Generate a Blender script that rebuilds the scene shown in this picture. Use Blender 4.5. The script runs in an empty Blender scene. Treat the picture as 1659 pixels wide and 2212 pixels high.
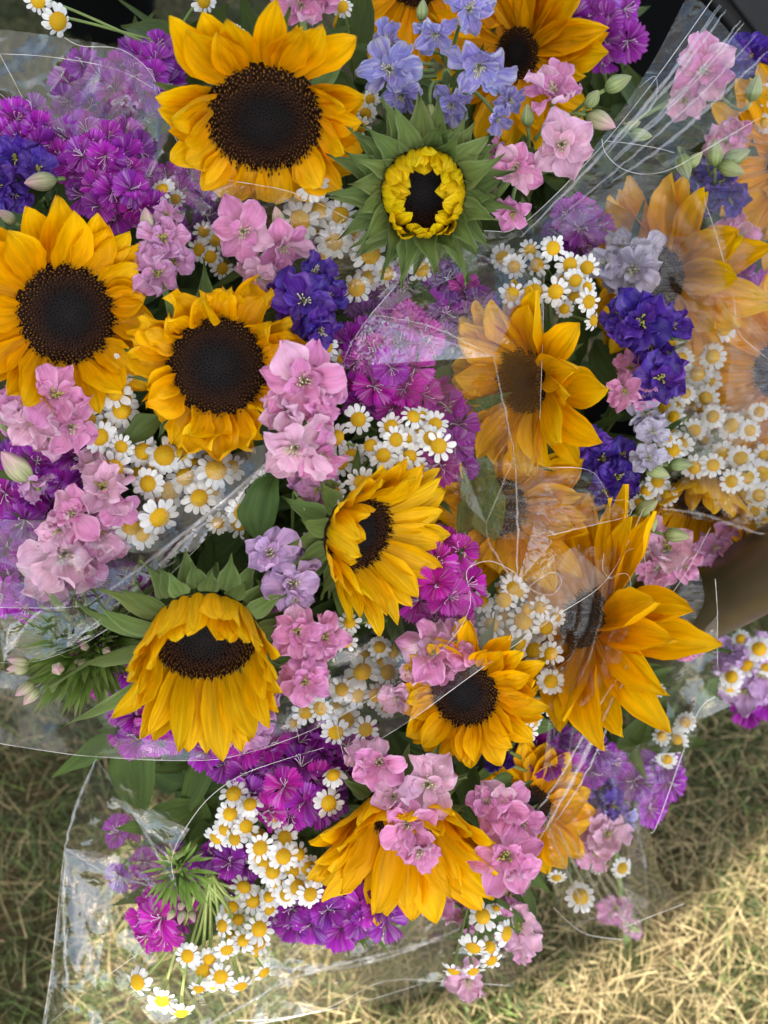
import bpy, math, random
from mathutils import Vector, Matrix, noise

# ------------------------------------------------------------------ camera, sky, sun, exposure
SC = bpy.context.scene
COL = SC.collection
R = math.radians
CAM = Vector((0.0, 0.0, 1.2))
PITCH = R(60)
FOV = R(52)
TAN = math.tan(FOV / 2)
FWD = Vector((0, math.cos(PITCH), -math.sin(PITCH)))
UP = Vector((0, math.sin(PITCH), math.cos(PITCH)))
RIGHT = Vector((1, 0, 0))
cam = bpy.data.cameras.new('camera')
camo = bpy.data.objects.new('camera', cam)
COL.objects.link(camo)
camo.location = CAM
camo.rotation_euler = (R(90) - PITCH, 0, 0)
cam.sensor_fit = 'VERTICAL'
cam.angle = FOV
cam.clip_start = 0.01
cam.clip_end = 500
cam.dof.use_dof = True
cam.dof.focus_distance = 0.735
cam.dof.aperture_fstop = 3.2
SC.camera = camo

SUN_EL, SUN_AZ = R(52), R(160)          # azimuth clockwise from +Y (the way the camera looks)
SUND = Vector((math.sin(SUN_AZ) * math.cos(SUN_EL), math.cos(SUN_AZ) * math.cos(SUN_EL), math.sin(SUN_EL)))
w = bpy.data.worlds.new('World')
SC.world = w
w.use_nodes = True
nt = w.node_tree
sky = nt.nodes.new('ShaderNodeTexSky')
sky.sky_type = 'NISHITA'
sky.sun_disc = False
sky.sun_elevation = SUN_EL
sky.sun_rotation = SUN_AZ
sky.air_density = 1.0
sky.dust_density = 2.0
sky.ozone_density = 0.6
nt.links.new(sky.outputs[0], nt.nodes['Background'].inputs[0])
nt.nodes['Background'].inputs[1].default_value = 0.14
sun = bpy.data.lights.new('sun', 'SUN')
sun.energy = 5.0
sun.angle = R(0.6)
sun.color = (1.0, 0.965, 0.91)
suno = bpy.data.objects.new('sun', sun)
COL.objects.link(suno)
suno.rotation_euler = SUND.to_track_quat('Z', 'Y').to_euler()
suno.location = (0, 0, 3)
VS = SC.view_settings
VS.view_transform = 'Standard'
VS.look = 'None'
VS.exposure = 1.88
VS.gamma = 1
VS.use_white_balance = True             # the phone's own white balance for open shade
VS.white_balance_temperature = 7000
VS.white_balance_tint = 10
SC.cycles.max_bounces = 10
SC.cycles.diffuse_bounces = 4
SC.cycles.glossy_bounces = 4
SC.cycles.transmission_bounces = 4
SC.cycles.transparent_max_bounces = 32
SC.cycles.caustics_reflective = False
SC.cycles.caustics_refractive = False
SC.cycles.sample_clamp_indirect = 4.0
SC.cycles.use_denoising = True

# ------------------------------------------------------------------ places: (fx, fy) on a 1659 x 2212 view of the flowers, d metres deep
def P(fx, fy, d):
    x = (fx - 829.5) / 2212 * 2 * TAN
    y = (1106 - fy) / 2212 * 2 * TAN
    return CAM + d * (FWD + RIGHT * x + UP * y)
def S(d):                                 # metres for one unit of that view at depth d
    return d * 2 * TAN / 2212
def W3(n, p=None):                        # a direction given as (right, up, towards the viewer), as seen at p
    if p is None:
        return (RIGHT * n[0] + UP * n[1] - FWD * n[2]).normalized()
    z = (CAM - p).normalized()
    x = (RIGHT - z * RIGHT.dot(z)).normalized()
    return (x * n[0] + z.cross(x) * n[1] + z * n[2]).normalized()
def ground_at(fx, fy, z=0.0):
    v = P(fx, fy, 1.0) - CAM
    return CAM + v * ((z - CAM.z) / v.z)
def frame(p, n, roll=0.0):
    z = n.normalized()
    x = RIGHT - z * RIGHT.dot(z)
    if x.length < 0.05:
        x = UP - z * UP.dot(z)
    x.normalize()
    y = z.cross(x)
    m = Matrix((x, y, z)).transposed().to_4x4()
    return Matrix.Translation(p) @ m @ Matrix.Rotation(roll, 4, 'Z')

# ------------------------------------------------------------------ mesh helpers
def mk(name, verts, faces, uvs=None, mat=None, smooth=True):
    me = bpy.data.meshes.new(name)
    me.from_pydata(verts, [], faces)
    if uvs is not None:
        l = me.uv_layers.new(name='UVMap')
        flat = []
        for f in faces:
            for i in f:
                flat += uvs[i]
        l.data.foreach_set('uv', flat)
    if smooth:
        me.polygons.foreach_set('use_smooth', [True] * len(faces))
    if mat:
        me.materials.append(mat)
    return me
def ob(name, me, parent=None, m=None, kind=None, label=None):
    o = bpy.data.objects.new(name, me)
    COL.objects.link(o)
    if parent:
        o.parent = parent
    if m is not None:
        o.matrix_local = m
    if kind:
        o['kind'] = kind
    if label:
        o['label'] = label
    return o
def thing(name, label, cat, loc, group=None):
    o = ob(name, None)
    o.location = loc
    o.empty_display_size = 0.02
    o['label'] = label
    o['category'] = cat
    if group:
        o['group'] = group
    return o
class MB:
    def __init__(s):
        s.v = []; s.f = []; s.u = []
    def add(s, v, f, u=None):
        k = len(s.v)
        s.v += [tuple(a) for a in v]
        s.f += [tuple(i + k for i in q) for q in f]
        s.u += u if u else [(0.5, 0.5)] * len(v)
    def tube(s, pts, rad, seg=6, cap=True):
        n = len(pts)
        v = []; f = []; u = []
        rr = rad if isinstance(rad, (list, tuple)) else [rad] * n
        ref = Vector((0.31, 0.52, 0.79))
        for i, p in enumerate(pts):
            t = (pts[min(i + 1, n - 1)] - pts[max(i - 1, 0)]).normalized()
            a = t.cross(ref)
            if a.length < 1e-3:
                a = t.cross(Vector((1, 0, 0)))
            a.normalize(); b = t.cross(a)
            for k in range(seg):
                q = 2 * math.pi * k / seg
                v.append(p + (a * math.cos(q) + b * math.sin(q)) * rr[i])
                u.append((k / seg, i / max(1, n - 1)))
        for i in range(n - 1):
            for k in range(seg):
                f.append((i * seg + k, i * seg + (k + 1) % seg, (i + 1) * seg + (k + 1) % seg, (i + 1) * seg + k))
        if cap:
            f.append(tuple(range(seg - 1, -1, -1)))
            f.append(tuple((n - 1) * seg + k for k in range(seg)))
        s.add(v, f, u)
    def mesh(s, name, mat, smooth=True):
        return mk(name, s.v, s.f, s.u, mat, smooth)
def interp(tab, x):
    if x <= tab[0][0]:
        return tab[0][1]
    for (a, b), (c, d) in zip(tab, tab[1:]):
        if x <= c:
            t = (x - a) / (c - a)
            t = t * t * (3 - 2 * t) * 0.5 + t * 0.5
            return b + (d - b) * t
    return tab[-1][1]
def bez(a, b, c, n):
    return [a * (1 - t) ** 2 + b * 2 * t * (1 - t) + c * t * t for t in [i / (n - 1) for i in range(n)]]
def crom(pts, n):
    """smooth curve through points"""
    out = []
    k = len(pts)
    for i in range(k - 1):
        p0 = pts[max(i - 1, 0)]; p1 = pts[i]; p2 = pts[i + 1]; p3 = pts[min(i + 2, k - 1)]
        for j in range(n):
            t = j / n
            out.append(0.5 * ((2 * p1) + (p2 - p0) * t + (2 * p0 - 5 * p1 + 4 * p2 - p3) * t * t + (3 * p1 - p0 - 3 * p2 + p3) * t ** 3))
    out.append(pts[-1].copy())
    return out

PR_SUN = [(0, .52), (.18, .76), (.45, 1), (.7, .9), (.88, .52), (1, .03)]
PR_DAISY = [(0, .35), (.3, .85), (.65, 1), (.85, .9), (.95, .66), (1, .4)]
PR_LARK = [(0, .14), (.2, .5), (.48, 1), (.68, .94), (.86, .52), (1, .03)]
PR_INNER = [(0, .14), (.4, .75), (.75, 1), (.93, .8), (1, .42)]
PR_FAN = [(0, .1), (.3, .32), (.6, .72), (.88, 1), (1, .93)]
PR_BRACT = [(0, .75), (.15, 1), (.35, .88), (.6, .46), (.82, .16), (1, .01)]
PR_LEAF = [(0, .08), (.12, .5), (.35, 1), (.6, .8), (.85, .35), (1, .02)]

def petal_geo(L, Wd, prof, nu=4, nv=8, e0=0., curl=0., cp=1., cup=0., groove=0., ruf=0., rf=2., rnd=None, tw=0., teeth=0., side=0., crump=0.):
    cs = rnd.uniform(0, 90) if rnd else 0
    ph = rnd.uniform(0, 6.28) if rnd else 0
    ph2 = rnd.uniform(0, 6.28) if rnd else 1
    x = z = 0.0
    v = []; f = []; uv = []
    for i in range(nv + 1):
        t = i / nv
        a = e0 + curl * t ** cp
        if i:
            am = e0 + curl * ((i - .5) / nv) ** cp
            x += math.cos(am) * L / nv
            z += math.sin(am) * L / nv
        wd = Wd / 2 * interp(prof, t)
        ca, sa = math.cos(tw * t), math.sin(tw * t)
        for j in range(nu + 1):
            u = -1 + 2 * j / nu
            y = wd * u
            o = cup * wd * u * u
            if groove:
                o += groove * wd * math.cos(u * 7.0) * math.sin(math.pi * min(1, t * 1.05))
            if ruf:
                o += ruf * Wd * math.sin(rf * 6.28 * t + (ph if u > 0 else ph2)) * u * u * min(1, t * 1.6)
                o += ruf * .6 * Wd * math.sin(u * 4.2 + ph) * t * t
            if crump:
                o += crump * L * t * (noise.noise((t * 3.2 + cs, u * 2.1, cs)) + .6 * noise.noise((t * 7. + cs, u * 4.6, 5.)))
                y *= 1 + .25 * noise.noise((t * 4. + cs, 9., cs)) * t
            y2, o2 = y * ca - o * sa, y * sa + o * ca
            ext = 0
            if teeth and i == nv:
                ext = teeth * L * (1 if j % 2 else -.6) + (rnd.uniform(-.3, .3) * teeth * L if rnd else 0)
            bow = -0.10 * L * u * u if (teeth and t > .4) else 0
            v.append((x + math.cos(a) * (ext + bow * t) - math.sin(a) * o2, y2 + side * L * t * t, z + math.sin(a) * (ext + bow * t) + math.cos(a) * o2))
            uv.append(((u + 1) / 2, t))
    for i in range(nv):
        for j in range(nu):
            q = i * (nu + 1) + j
            f.append((q, q + nu + 1, q + nu + 2, q + 1))
    return v, f, uv
def petal_mesh(name, mat, *a, **k):
    v, f, uv = petal_geo(*a, **k)
    return mk(name, v, f, uv, mat)

# ------------------------------------------------------------------ materials
class G:
    def __init__(s, name):
        s.m = bpy.data.materials.new(name)
        s.m.use_nodes = True
        s.t = s.m.node_tree
        s.t.nodes.clear()
    def n(s, typ, ins=None, **attrs):
        q = s.t.nodes.new('ShaderNode' + typ)
        for k, v in attrs.items():
            setattr(q, k, v)
        for k, v in (ins or {}).items():
            if isinstance(v, bpy.types.NodeSocket):
                s.t.links.new(v, q.inputs[k])
            else:
                q.inputs[k].default_value = v
        return q
    def ramp(s, fac, stops):
        q = s.n('ValToRGB', {0: fac})
        e = q.color_ramp.elements
        while len(e) < len(stops):
            e.new(0.5)
        for el, (p, c) in zip(e, stops):
            el.position = p
            el.color = (*c, 1) if len(c) == 3 else c
        return q.outputs[0]
    def math(s, op, a, b=0.0, clamp=False):
        return s.n('Math', {0: a, 1: b}, operation=op, use_clamp=clamp).outputs[0]
    def mix(s, fac, a, b, blend='MIX'):
        q = s.n('Mix', data_type='RGBA', blend_type=blend)
        for k, v in ((0, fac), (6, a), (7, b)):
            if isinstance(v, bpy.types.NodeSocket):
                s.t.links.new(v, q.inputs[k])
            else:
                q.inputs[k].default_value = v if k == 0 else (*v, 1)
        return q.outputs[2]
    def out(s, sh):
        o = s.t.nodes.new('ShaderNodeOutputMaterial')
        s.t.links.new(sh, o.inputs[0])
        return s.m

def petal_mat(name, stops, streak=.25, fold=9., transl=.3, rough=.55, hue=.02, val=.25, edge=None, blotch=0., spec=.14, bump=.35):
    g = G(name)
    uv = g.n('UVMap').outputs[0]
    sp = g.n('SeparateXYZ', {0: uv})
    rnd = g.n('ObjectInfo').outputs['Random']
    col = g.ramp(sp.outputs[1], stops)
    cv = g.n('CombineXYZ', {0: g.math('MULTIPLY', sp.outputs[0], fold), 1: g.math('MULTIPLY', sp.outputs[1], 1.3), 2: g.math('MULTIPLY', rnd, 37.)})
    ns = g.n('TexNoise', {'Vector': cv.outputs[0], 'Scale': 1.0, 'Detail': 3.0, 'Roughness': .6}).outputs[0]
    st = g.ramp(ns, [(.3, (1 - streak,) * 3), (.62, (1 + streak * .25,) * 3)])
    col = g.mix(1.0, col, st, 'MULTIPLY')
    if edge:
        e = g.math('ABSOLUTE', g.math('SUBTRACT', sp.outputs[0], .5))
        ef = g.ramp(e, [(.34, (0, 0, 0)), (.5, (1, 1, 1))])
        col = g.mix(g.math('MULTIPLY', ef, edge[1]), col, edge[0])
    if blotch:
        b = g.n('TexNoise', {'Vector': cv.outputs[0], 'Scale': .55, 'Detail': 2.0}).outputs[0]
        bf = g.ramp(b, [(.5, (0, 0, 0)), (.7, (1, 1, 1))])
        col = g.mix(g.math('MULTIPLY', bf, blotch), col, (.85, .8, .86))
    hsv = g.n('HueSaturation', {'Hue': g.math('ADD', .5 - hue / 2, g.math('MULTIPLY', rnd, hue)), 'Saturation': 1.0,
                                'Value': g.math('ADD', 1 - val, g.math('MULTIPLY', g.math('FRACT', g.math('MULTIPLY', rnd, 7.31)), val * 1.3)), 'Color': col})
    col = hsv.outputs[0]
    bp = g.n('Bump', {'Strength': bump, 'Distance': .0012, 'Height': ns}).outputs[0]
    pr = g.n('BsdfPrincipled', {'Base Color': col, 'Roughness': rough, 'Specular IOR Level': spec, 'Normal': bp})
    tr = g.n('BsdfTranslucent', {'Color': col, 'Normal': bp})
    mx = g.n('MixShader', {0: transl, 1: pr.outputs[0], 2: tr.outputs[0]})
    return g.out(mx.outputs[0])

M = {}
M['sun'] = petal_mat('sunflower petal', [(0, (.70, .28, .002)), (.3, (.88, .40, .003)), (.7, (.92, .48, .004)), (1, (.92, .52, .008))], .3, 7, .3, .5, .012, .16)
M['sun_lemon'] = petal_mat('lemon sunflower petal', [(0, (.74, .38, .004)), (.4, (.90, .50, .005)), (1, (.90, .54, .010))], .3, 9, .3, .5, .012, .14)
M['sun_green'] = petal_mat('young sunflower petal', [(0, (.55, .42, .01)), (.5, (.84, .56, .006)), (1, (.8, .56, .01))], .35, 8, .25, .5, .02, .14)
M['daisy'] = petal_mat('feverfew petal', [(0, (.72, .73, .6)), (.3, (.78, .78, .76)), (1, (.80, .80, .79))], .14, 5, .25, .5, 0, .08)
M['pink'] = petal_mat('pink larkspur petal', [(0, (.74, .62, .50)), (.16, (.78, .38, .56)), (.6, (.79, .30, .57)), (1, (.78, .33, .60))], .22, 12, .33, .55, .02, .2, ((.86, .58, .76), .5))
M['palepink'] = petal_mat('pale pink larkspur petal', [(0, (.74, .66, .52)), (.16, (.80, .52, .62)), (.6, (.82, .46, .64)), (1, (.84, .50, .68))], .2, 12, .35, .55, .03, .2, ((.88, .7, .8), .5), .15)
M['mauve'] = petal_mat('mauve larkspur petal', [(0, (.62, .52, .50)), (.25, (.62, .30, .50)), (.7, (.68, .30, .56)), (1, (.62, .34, .60))], .28, 12, .3, .55, .03, .24, ((.75, .5, .7), .4), .25)
M['lilac'] = petal_mat('lilac larkspur petal', [(0, (.6, .5, .55)), (.3, (.58, .36, .62)), (1, (.60, .40, .68))], .26, 12, .3, .55, .04, .2, ((.72, .52, .74), .4), .2)
M['blue'] = petal_mat('pale blue larkspur petal', [(0, (.62, .62, .62)), (.3, (.36, .32, .72)), (.75, (.33, .30, .74)), (1, (.45, .45, .62))], .3, 13, .3, .5, .03, .25, ((.55, .55, .75), .5), .45)
M['pale'] = petal_mat('greyish lilac larkspur petal', [(0, (.55, .55, .5)), (.4, (.50, .46, .62)), (1, (.58, .55, .66))], .3, 12, .3, .5, .03, .25, ((.65, .62, .7), .4), .3)
M['violet'] = petal_mat('violet larkspur petal', [(0, (.12, .05, .30)), (.4, (.075, .02, .34)), (1, (.09, .025, .36))], .45, 12, .25, .42, .03, .3, ((.18, .06, .45), .4), .05, .4)
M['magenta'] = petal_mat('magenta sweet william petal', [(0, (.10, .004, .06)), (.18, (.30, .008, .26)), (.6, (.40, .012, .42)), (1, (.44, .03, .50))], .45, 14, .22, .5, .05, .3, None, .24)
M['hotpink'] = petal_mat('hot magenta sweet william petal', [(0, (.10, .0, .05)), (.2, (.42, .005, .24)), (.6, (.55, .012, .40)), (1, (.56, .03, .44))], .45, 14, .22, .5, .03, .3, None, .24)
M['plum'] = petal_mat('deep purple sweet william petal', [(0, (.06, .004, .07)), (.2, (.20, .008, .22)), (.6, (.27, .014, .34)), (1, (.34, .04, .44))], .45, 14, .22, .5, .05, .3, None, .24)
M['bract'] = petal_mat('sunflower bract', [(0, (.20, .27, .085)), (.4, (.135, .20, .055)), (1, (.12, .17, .05))], .3, 8, .18, .6, .03, .25, ((.25, .32, .14), .5))
M['leaf'] = petal_mat('leaf', [(0, (.10, .16, .04)), (.5, (.075, .13, .035)), (1, (.08, .13, .03))], .35, 6, .2, .55, .04, .35)
M['spike'] = petal_mat('green spiky bract', [(0, (.18, .30, .05)), (.6, (.27, .42, .09)), (1, (.32, .34, .14))], .2, 4, .25, .5, .04, .3)
M['bud'] = petal_mat('green bud', [(0, (.2, .27, .08)), (.5, (.38, .46, .2)), (1, (.42, .44, .25))], .45, 14, .2, .5, .03, .2)
M['pinkbud'] = petal_mat('pink tinged bud', [(0, (.26, .32, .12)), (.45, (.5, .5, .3)), (1, (.68, .38, .46))], .4, 12, .25, .5, .03, .2)

def stem_mat():
    g = G('stem')
    rnd = g.n('ObjectInfo').outputs['Random']
    tc = g.n('TexCoord').outputs['Object']
    ns = g.n('TexNoise', {'Vector': tc, 'Scale': 90., 'Detail': 3.}).outputs[0]
    col = g.ramp(g.math('ADD', g.math('MULTIPLY', ns, .6), g.math('MULTIPLY', rnd, .4)), [(.25, (.10, .16, .035)), (.8, (.24, .33, .09))])
    p = g.n('BsdfPrincipled', {'Base Color': col, 'Roughness': .55})
    return g.out(p.outputs[0])
M['stem'] = stem_mat()
def stem_pale():
    g = G('fresh pale stem')
    tc = g.n('TexCoord').outputs['Object']
    ns = g.n('TexNoise', {'Vector': tc, 'Scale': 70., 'Detail': 3.}).outputs[0]
    col = g.ramp(ns, [(.3, (.30, .40, .10)), (.7, (.42, .50, .16))])
    p = g.n('BsdfPrincipled', {'Base Color': col, 'Roughness': .5})
    return g.out(p.outputs[0])
M['palestem'] = stem_pale()
def disc_mat(name, bare=False):
    g = G(name)
    sp = g.n('SeparateXYZ', {0: g.n('UVMap').outputs[0]})
    tc = g.n('TexCoord').outputs['Object']
    ns = g.n('TexNoise', {'Vector': tc, 'Scale': 420., 'Detail': 2.}).outputs[0]
    rr = g.math('ADD', sp.outputs[0], g.math('MULTIPLY', g.math('SUBTRACT', ns, .5), .18))
    base = g.ramp(rr, [(.0, (.010, .008, .009)), (.38, (.006, .005, .005)), (.55, (.016, .007, .005)), (.8, (.028, .011, .006)), (.97, (.024, .010, .005))])
    if not bare:
        tipc = g.ramp(rr, [(.26, (.010, .008, .009)), (.5, (.035, .015, .008)), (.7, (.16, .07, .018)), (.9, (.36, .18, .035))])
        base = g.mix(g.ramp(sp.outputs[1], [(.55, (0, 0, 0)), (1, (1, 1, 1))]), base, tipc)
    p = g.n('BsdfPrincipled', {'Base Color': base, 'Roughness': .7, 'Specular IOR Level': .1})
    return g.out(p.outputs[0])
M['disc'] = disc_mat('sunflower disc', True)
M['florets'] = disc_mat('sunflower disc florets')
def dome_mat():
    g = G('feverfew disc')
    sp = g.n('SeparateXYZ', {0: g.n('UVMap').outputs[0]})
    rnd = g.n('ObjectInfo').outputs['Random']
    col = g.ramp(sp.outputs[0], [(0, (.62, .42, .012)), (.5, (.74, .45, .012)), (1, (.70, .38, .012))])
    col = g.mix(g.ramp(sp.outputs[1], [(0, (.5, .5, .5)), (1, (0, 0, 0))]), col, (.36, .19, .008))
    col = g.n('HueSaturation', {'Hue': .5, 'Value': g.math('ADD', .85, g.math('MULTIPLY', rnd, .25)), 'Color': col}).outputs[0]
    p = g.n('BsdfPrincipled', {'Base Color': col, 'Roughness': .6, 'Specular IOR Level': .2})
    return g.out(p.outputs[0])
M['dome'] = dome_mat()
def plain(name, c, rough=.5, spec=.5, metal=0., nscale=60., var=.2, bump=0.):
    g = G(name)
    tc = g.n('TexCoord').outputs['Object']
    ns = g.n('TexNoise', {'Vector': tc, 'Scale': nscale, 'Detail': 4.}).outputs[0]
    col = g.mix(1., c, g.ramp(ns, [(.3, (1 - var,) * 3), (.7, (1 + var * .3,) * 3)]), 'MULTIPLY')
    ins = {'Base Color': col, 'Roughness': rough, 'Specular IOR Level': spec, 'Metallic': metal}
    if bump:
        ins['Normal'] = g.n('Bump', {'Strength': bump, 'Distance': .002, 'Height': ns}).outputs[0]
    return g.out(g.n('BsdfPrincipled', ins).outputs[0])
M['stamen'] = plain('stamen', (.42, .40, .10), .6, .2)
M['anther'] = plain('pale stamen', (.62, .60, .38), .6, .2)
M['white'] = plain('white style', (.75, .62, .75), .5, .3)
M['black'] = plain('black plastic', (.004, .004, .0045), .7, .08, nscale=20)
M['bronze'] = plain('bronze painted metal', (.15, .115, .065), .38, .5, .6, 15, .3)
M['fabric'] = plain('white canopy fabric', (.8, .8, .78), .8, .1)

def film_mat(name, haze=.05, refl=1.0, bump=.5, stretch=(1, 1), scale=60., tint=(.965, .965, .96), rough=.025):
    g = G(name)
    uv = g.n('UVMap').outputs[0]
    sp = g.n('SeparateXYZ', {0: uv})
    cv = g.n('CombineXYZ', {0: g.math('MULTIPLY', sp.outputs[0], stretch[0]), 1: g.math('MULTIPLY', sp.outputs[1], stretch[1])}).outputs[0]
    n1 = g.n('TexNoise', {'Vector': cv, 'Scale': scale, 'Detail': 2., 'Distortion': .6}).outputs[0]
    rid = g.math('ABSOLUTE', g.math('SUBTRACT', n1, .5))
    n2 = g.n('TexNoise', {'Vector': cv, 'Scale': scale * .23, 'Detail': 1.}).outputs[0]
    hgt = g.math('ADD', g.math('MULTIPLY', rid, .35), n2)
    nb = g.n('Bump', {'Strength': bump, 'Distance': .006, 'Height': hgt}).outputs[0]
    fc = g.n('LayerWeight', {'Blend': .5, 'Normal': nb}).outputs['Facing']
    fac = g.math('ADD', .034 * refl, g.math('MULTIPLY', g.math('POWER', fc, 4.5), .7), True)
    gl = g.n('BsdfGlossy', {'Color': (1, 1, 1, 1), 'Roughness': rough, 'Normal': nb})
    tr = g.n('BsdfTransparent', {'Color': (*tint, 1)})
    df = g.n('BsdfDiffuse', {'Color': (.85, .85, .86, 1), 'Normal': nb})
    n3 = g.n('TexNoise', {'Vector': cv, 'Scale': scale * .12, 'Detail': 4., 'Roughness': .65}).outputs[0]
    hz = g.math('MULTIPLY', g.ramp(n3, [(.3, (.35,) * 3), (.75, (1.6,) * 3)]), haze)
    a = g.n('MixShader', {0: hz, 1: tr.outputs[0], 2: df.outputs[0]})
    b = g.n('MixShader', {0: fac, 1: a.outputs[0], 2: gl.outputs[0]})
    return g.out(b.outputs[0])
M['film'] = film_mat('clear cellophane', .026, 1.9, .35)
M['film_streak'] = film_mat('stretched cellophane', .005, 1.35, .4, (.25, 4.), 90.)
M['film_crease'] = film_mat('creased cellophane', .012, 3.0, .6, (1, 1), 40.)
M['film_fold'] = film_mat('pinched cellophane', .012, 2.6, .3, (1, 1), 60., (.97, .97, .97), .06)
def rim_mat():
    g = G('cellophane cut edge')
    tr = g.n('BsdfTransparent', {'Color': (1, 1, 1, 1)})
    gl = g.n('BsdfPrincipled', {'Base Color': (.9, .88, .84, 1), 'Roughness': .25})
    tc = g.n('TexCoord').outputs['Object']
    ns = g.n('TexNoise', {'Vector': tc, 'Scale': 40., 'Detail': 2.}).outputs[0]
    return g.out(g.n('MixShader', {0: g.ramp(ns, [(.34, (.15,) * 3), (.62, (.85,) * 3)]), 1: tr.outputs[0], 2: gl.outputs[0]}).outputs[0])
M['rim'] = rim_mat()

def ground_mat():
    g = G('dry lawn soil')
    tc = g.n('TexCoord').outputs['Object']
    n1 = g.n('TexNoise', {'Vector': tc, 'Scale': 9., 'Detail': 6., 'Roughness': .7}).outputs[0]
    n2 = g.n('TexNoise', {'Vector': tc, 'Scale': 160., 'Detail': 4.}).outputs[0]
    c = g.mix(g.ramp(n1, [(.4, (0, 0, 0)), (.62, (1, 1, 1))]), (.075, .055, .026), (.035, .042, .014))
    c = g.mix(1., c, g.ramp(n2, [(.3, (.45,) * 3), (.7, (1.2,) * 3)]), 'MULTIPLY')
    b = g.n('Bump', {'Strength': .8, 'Distance': .01, 'Height': n2}).outputs[0]
    return g.out(g.n('BsdfPrincipled', {'Base Color': c, 'Roughness': .9, 'Specular IOR Level': .1, 'Normal': b}).outputs[0])
M['ground'] = ground_mat()
def grass_mat():
    g = G('grass blade')
    sp = g.n('SeparateXYZ', {0: g.n('UVMap').outputs[0]})
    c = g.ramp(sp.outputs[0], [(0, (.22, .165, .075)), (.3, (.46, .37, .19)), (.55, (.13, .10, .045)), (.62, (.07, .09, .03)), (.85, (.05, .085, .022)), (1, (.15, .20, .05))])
    p = g.n('BsdfPrincipled', {'Base Color': c, 'Roughness': .6, 'Specular IOR Level': .3})
    t = g.n('BsdfTranslucent', {'Color': c})
    return g.out(g.n('MixShader', {0: .2, 1: p.outputs[0], 2: t.outputs[0]}).outputs[0])
M['grass'] = grass_mat()

# ------------------------------------------------------------------ ground, grass
me = mk('ground', [(-150, -150, 0), (150, -150, 0), (150, 150, 0), (-150, 150, 0)], [(0, 1, 2, 3)], None, M['ground'], False)
o = ob('ground', me, kind='structure')
o['label'] = 'dry trodden lawn under the flower bouquets'

def grass():
    rn = random.Random(5)
    v = []; f = []; uv = []
    def blade(x, y, L, wd, az, lean, tone, lift):
        dx, dy = math.cos(az), math.sin(az)
        k = len(v)
        n = 3
        px, py, pz = x, y, lift
        el = lean
        for i in range(n + 1):
            t = i / n
            ww = wd * (1 - t * .85)
            v.append((px - dy * ww, py + dx * ww, pz)); v.append((px + dy * ww, py - dx * ww, pz + ww * .5))
            uv.append((tone, t)); uv.append((tone, t))
            px += dx * math.cos(el) * L / n; py += dy * math.cos(el) * L / n; pz += math.sin(el) * L / n
            el -= rn.uniform(.15, .5)
            pz = max(pz, .0015)
        for i in range(n):
            f.append((k + 2 * i, k + 2 * i + 1, k + 2 * i + 3, k + 2 * i + 2))
    for i in range(140000):
        x = rn.uniform(-.85, .95); y = rn.uniform(-.25, 2.0)
        if y > 1.0 and rn.random() < .55:
            continue
        if noise.noise((x * 9 + 4, y * 9, 7.)) < -.18 and rn.random() < .6:
            continue
        pn = noise.noise((x * 5, y * 5, 0)) + .35 * noise.noise((x * 17, y * 17, 3))
        green = rn.random() < .42 + .6 * pn + (.22 if x < -.1 else 0) + (.2 if y > .28 and x > 0 else 0) - (.10 if x > .02 and y < .3 else 0)  # green patches, plus shade put into the colour: darker green away from the sunlit strip
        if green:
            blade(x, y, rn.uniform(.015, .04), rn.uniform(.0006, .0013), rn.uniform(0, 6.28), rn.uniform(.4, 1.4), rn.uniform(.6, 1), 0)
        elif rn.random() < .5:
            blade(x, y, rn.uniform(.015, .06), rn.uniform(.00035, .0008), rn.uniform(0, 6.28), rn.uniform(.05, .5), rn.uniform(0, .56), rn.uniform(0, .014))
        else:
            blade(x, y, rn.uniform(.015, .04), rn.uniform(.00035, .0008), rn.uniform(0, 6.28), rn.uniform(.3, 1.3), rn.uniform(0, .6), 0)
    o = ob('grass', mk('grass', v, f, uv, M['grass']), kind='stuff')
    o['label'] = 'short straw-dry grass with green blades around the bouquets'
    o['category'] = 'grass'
grass()

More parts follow.
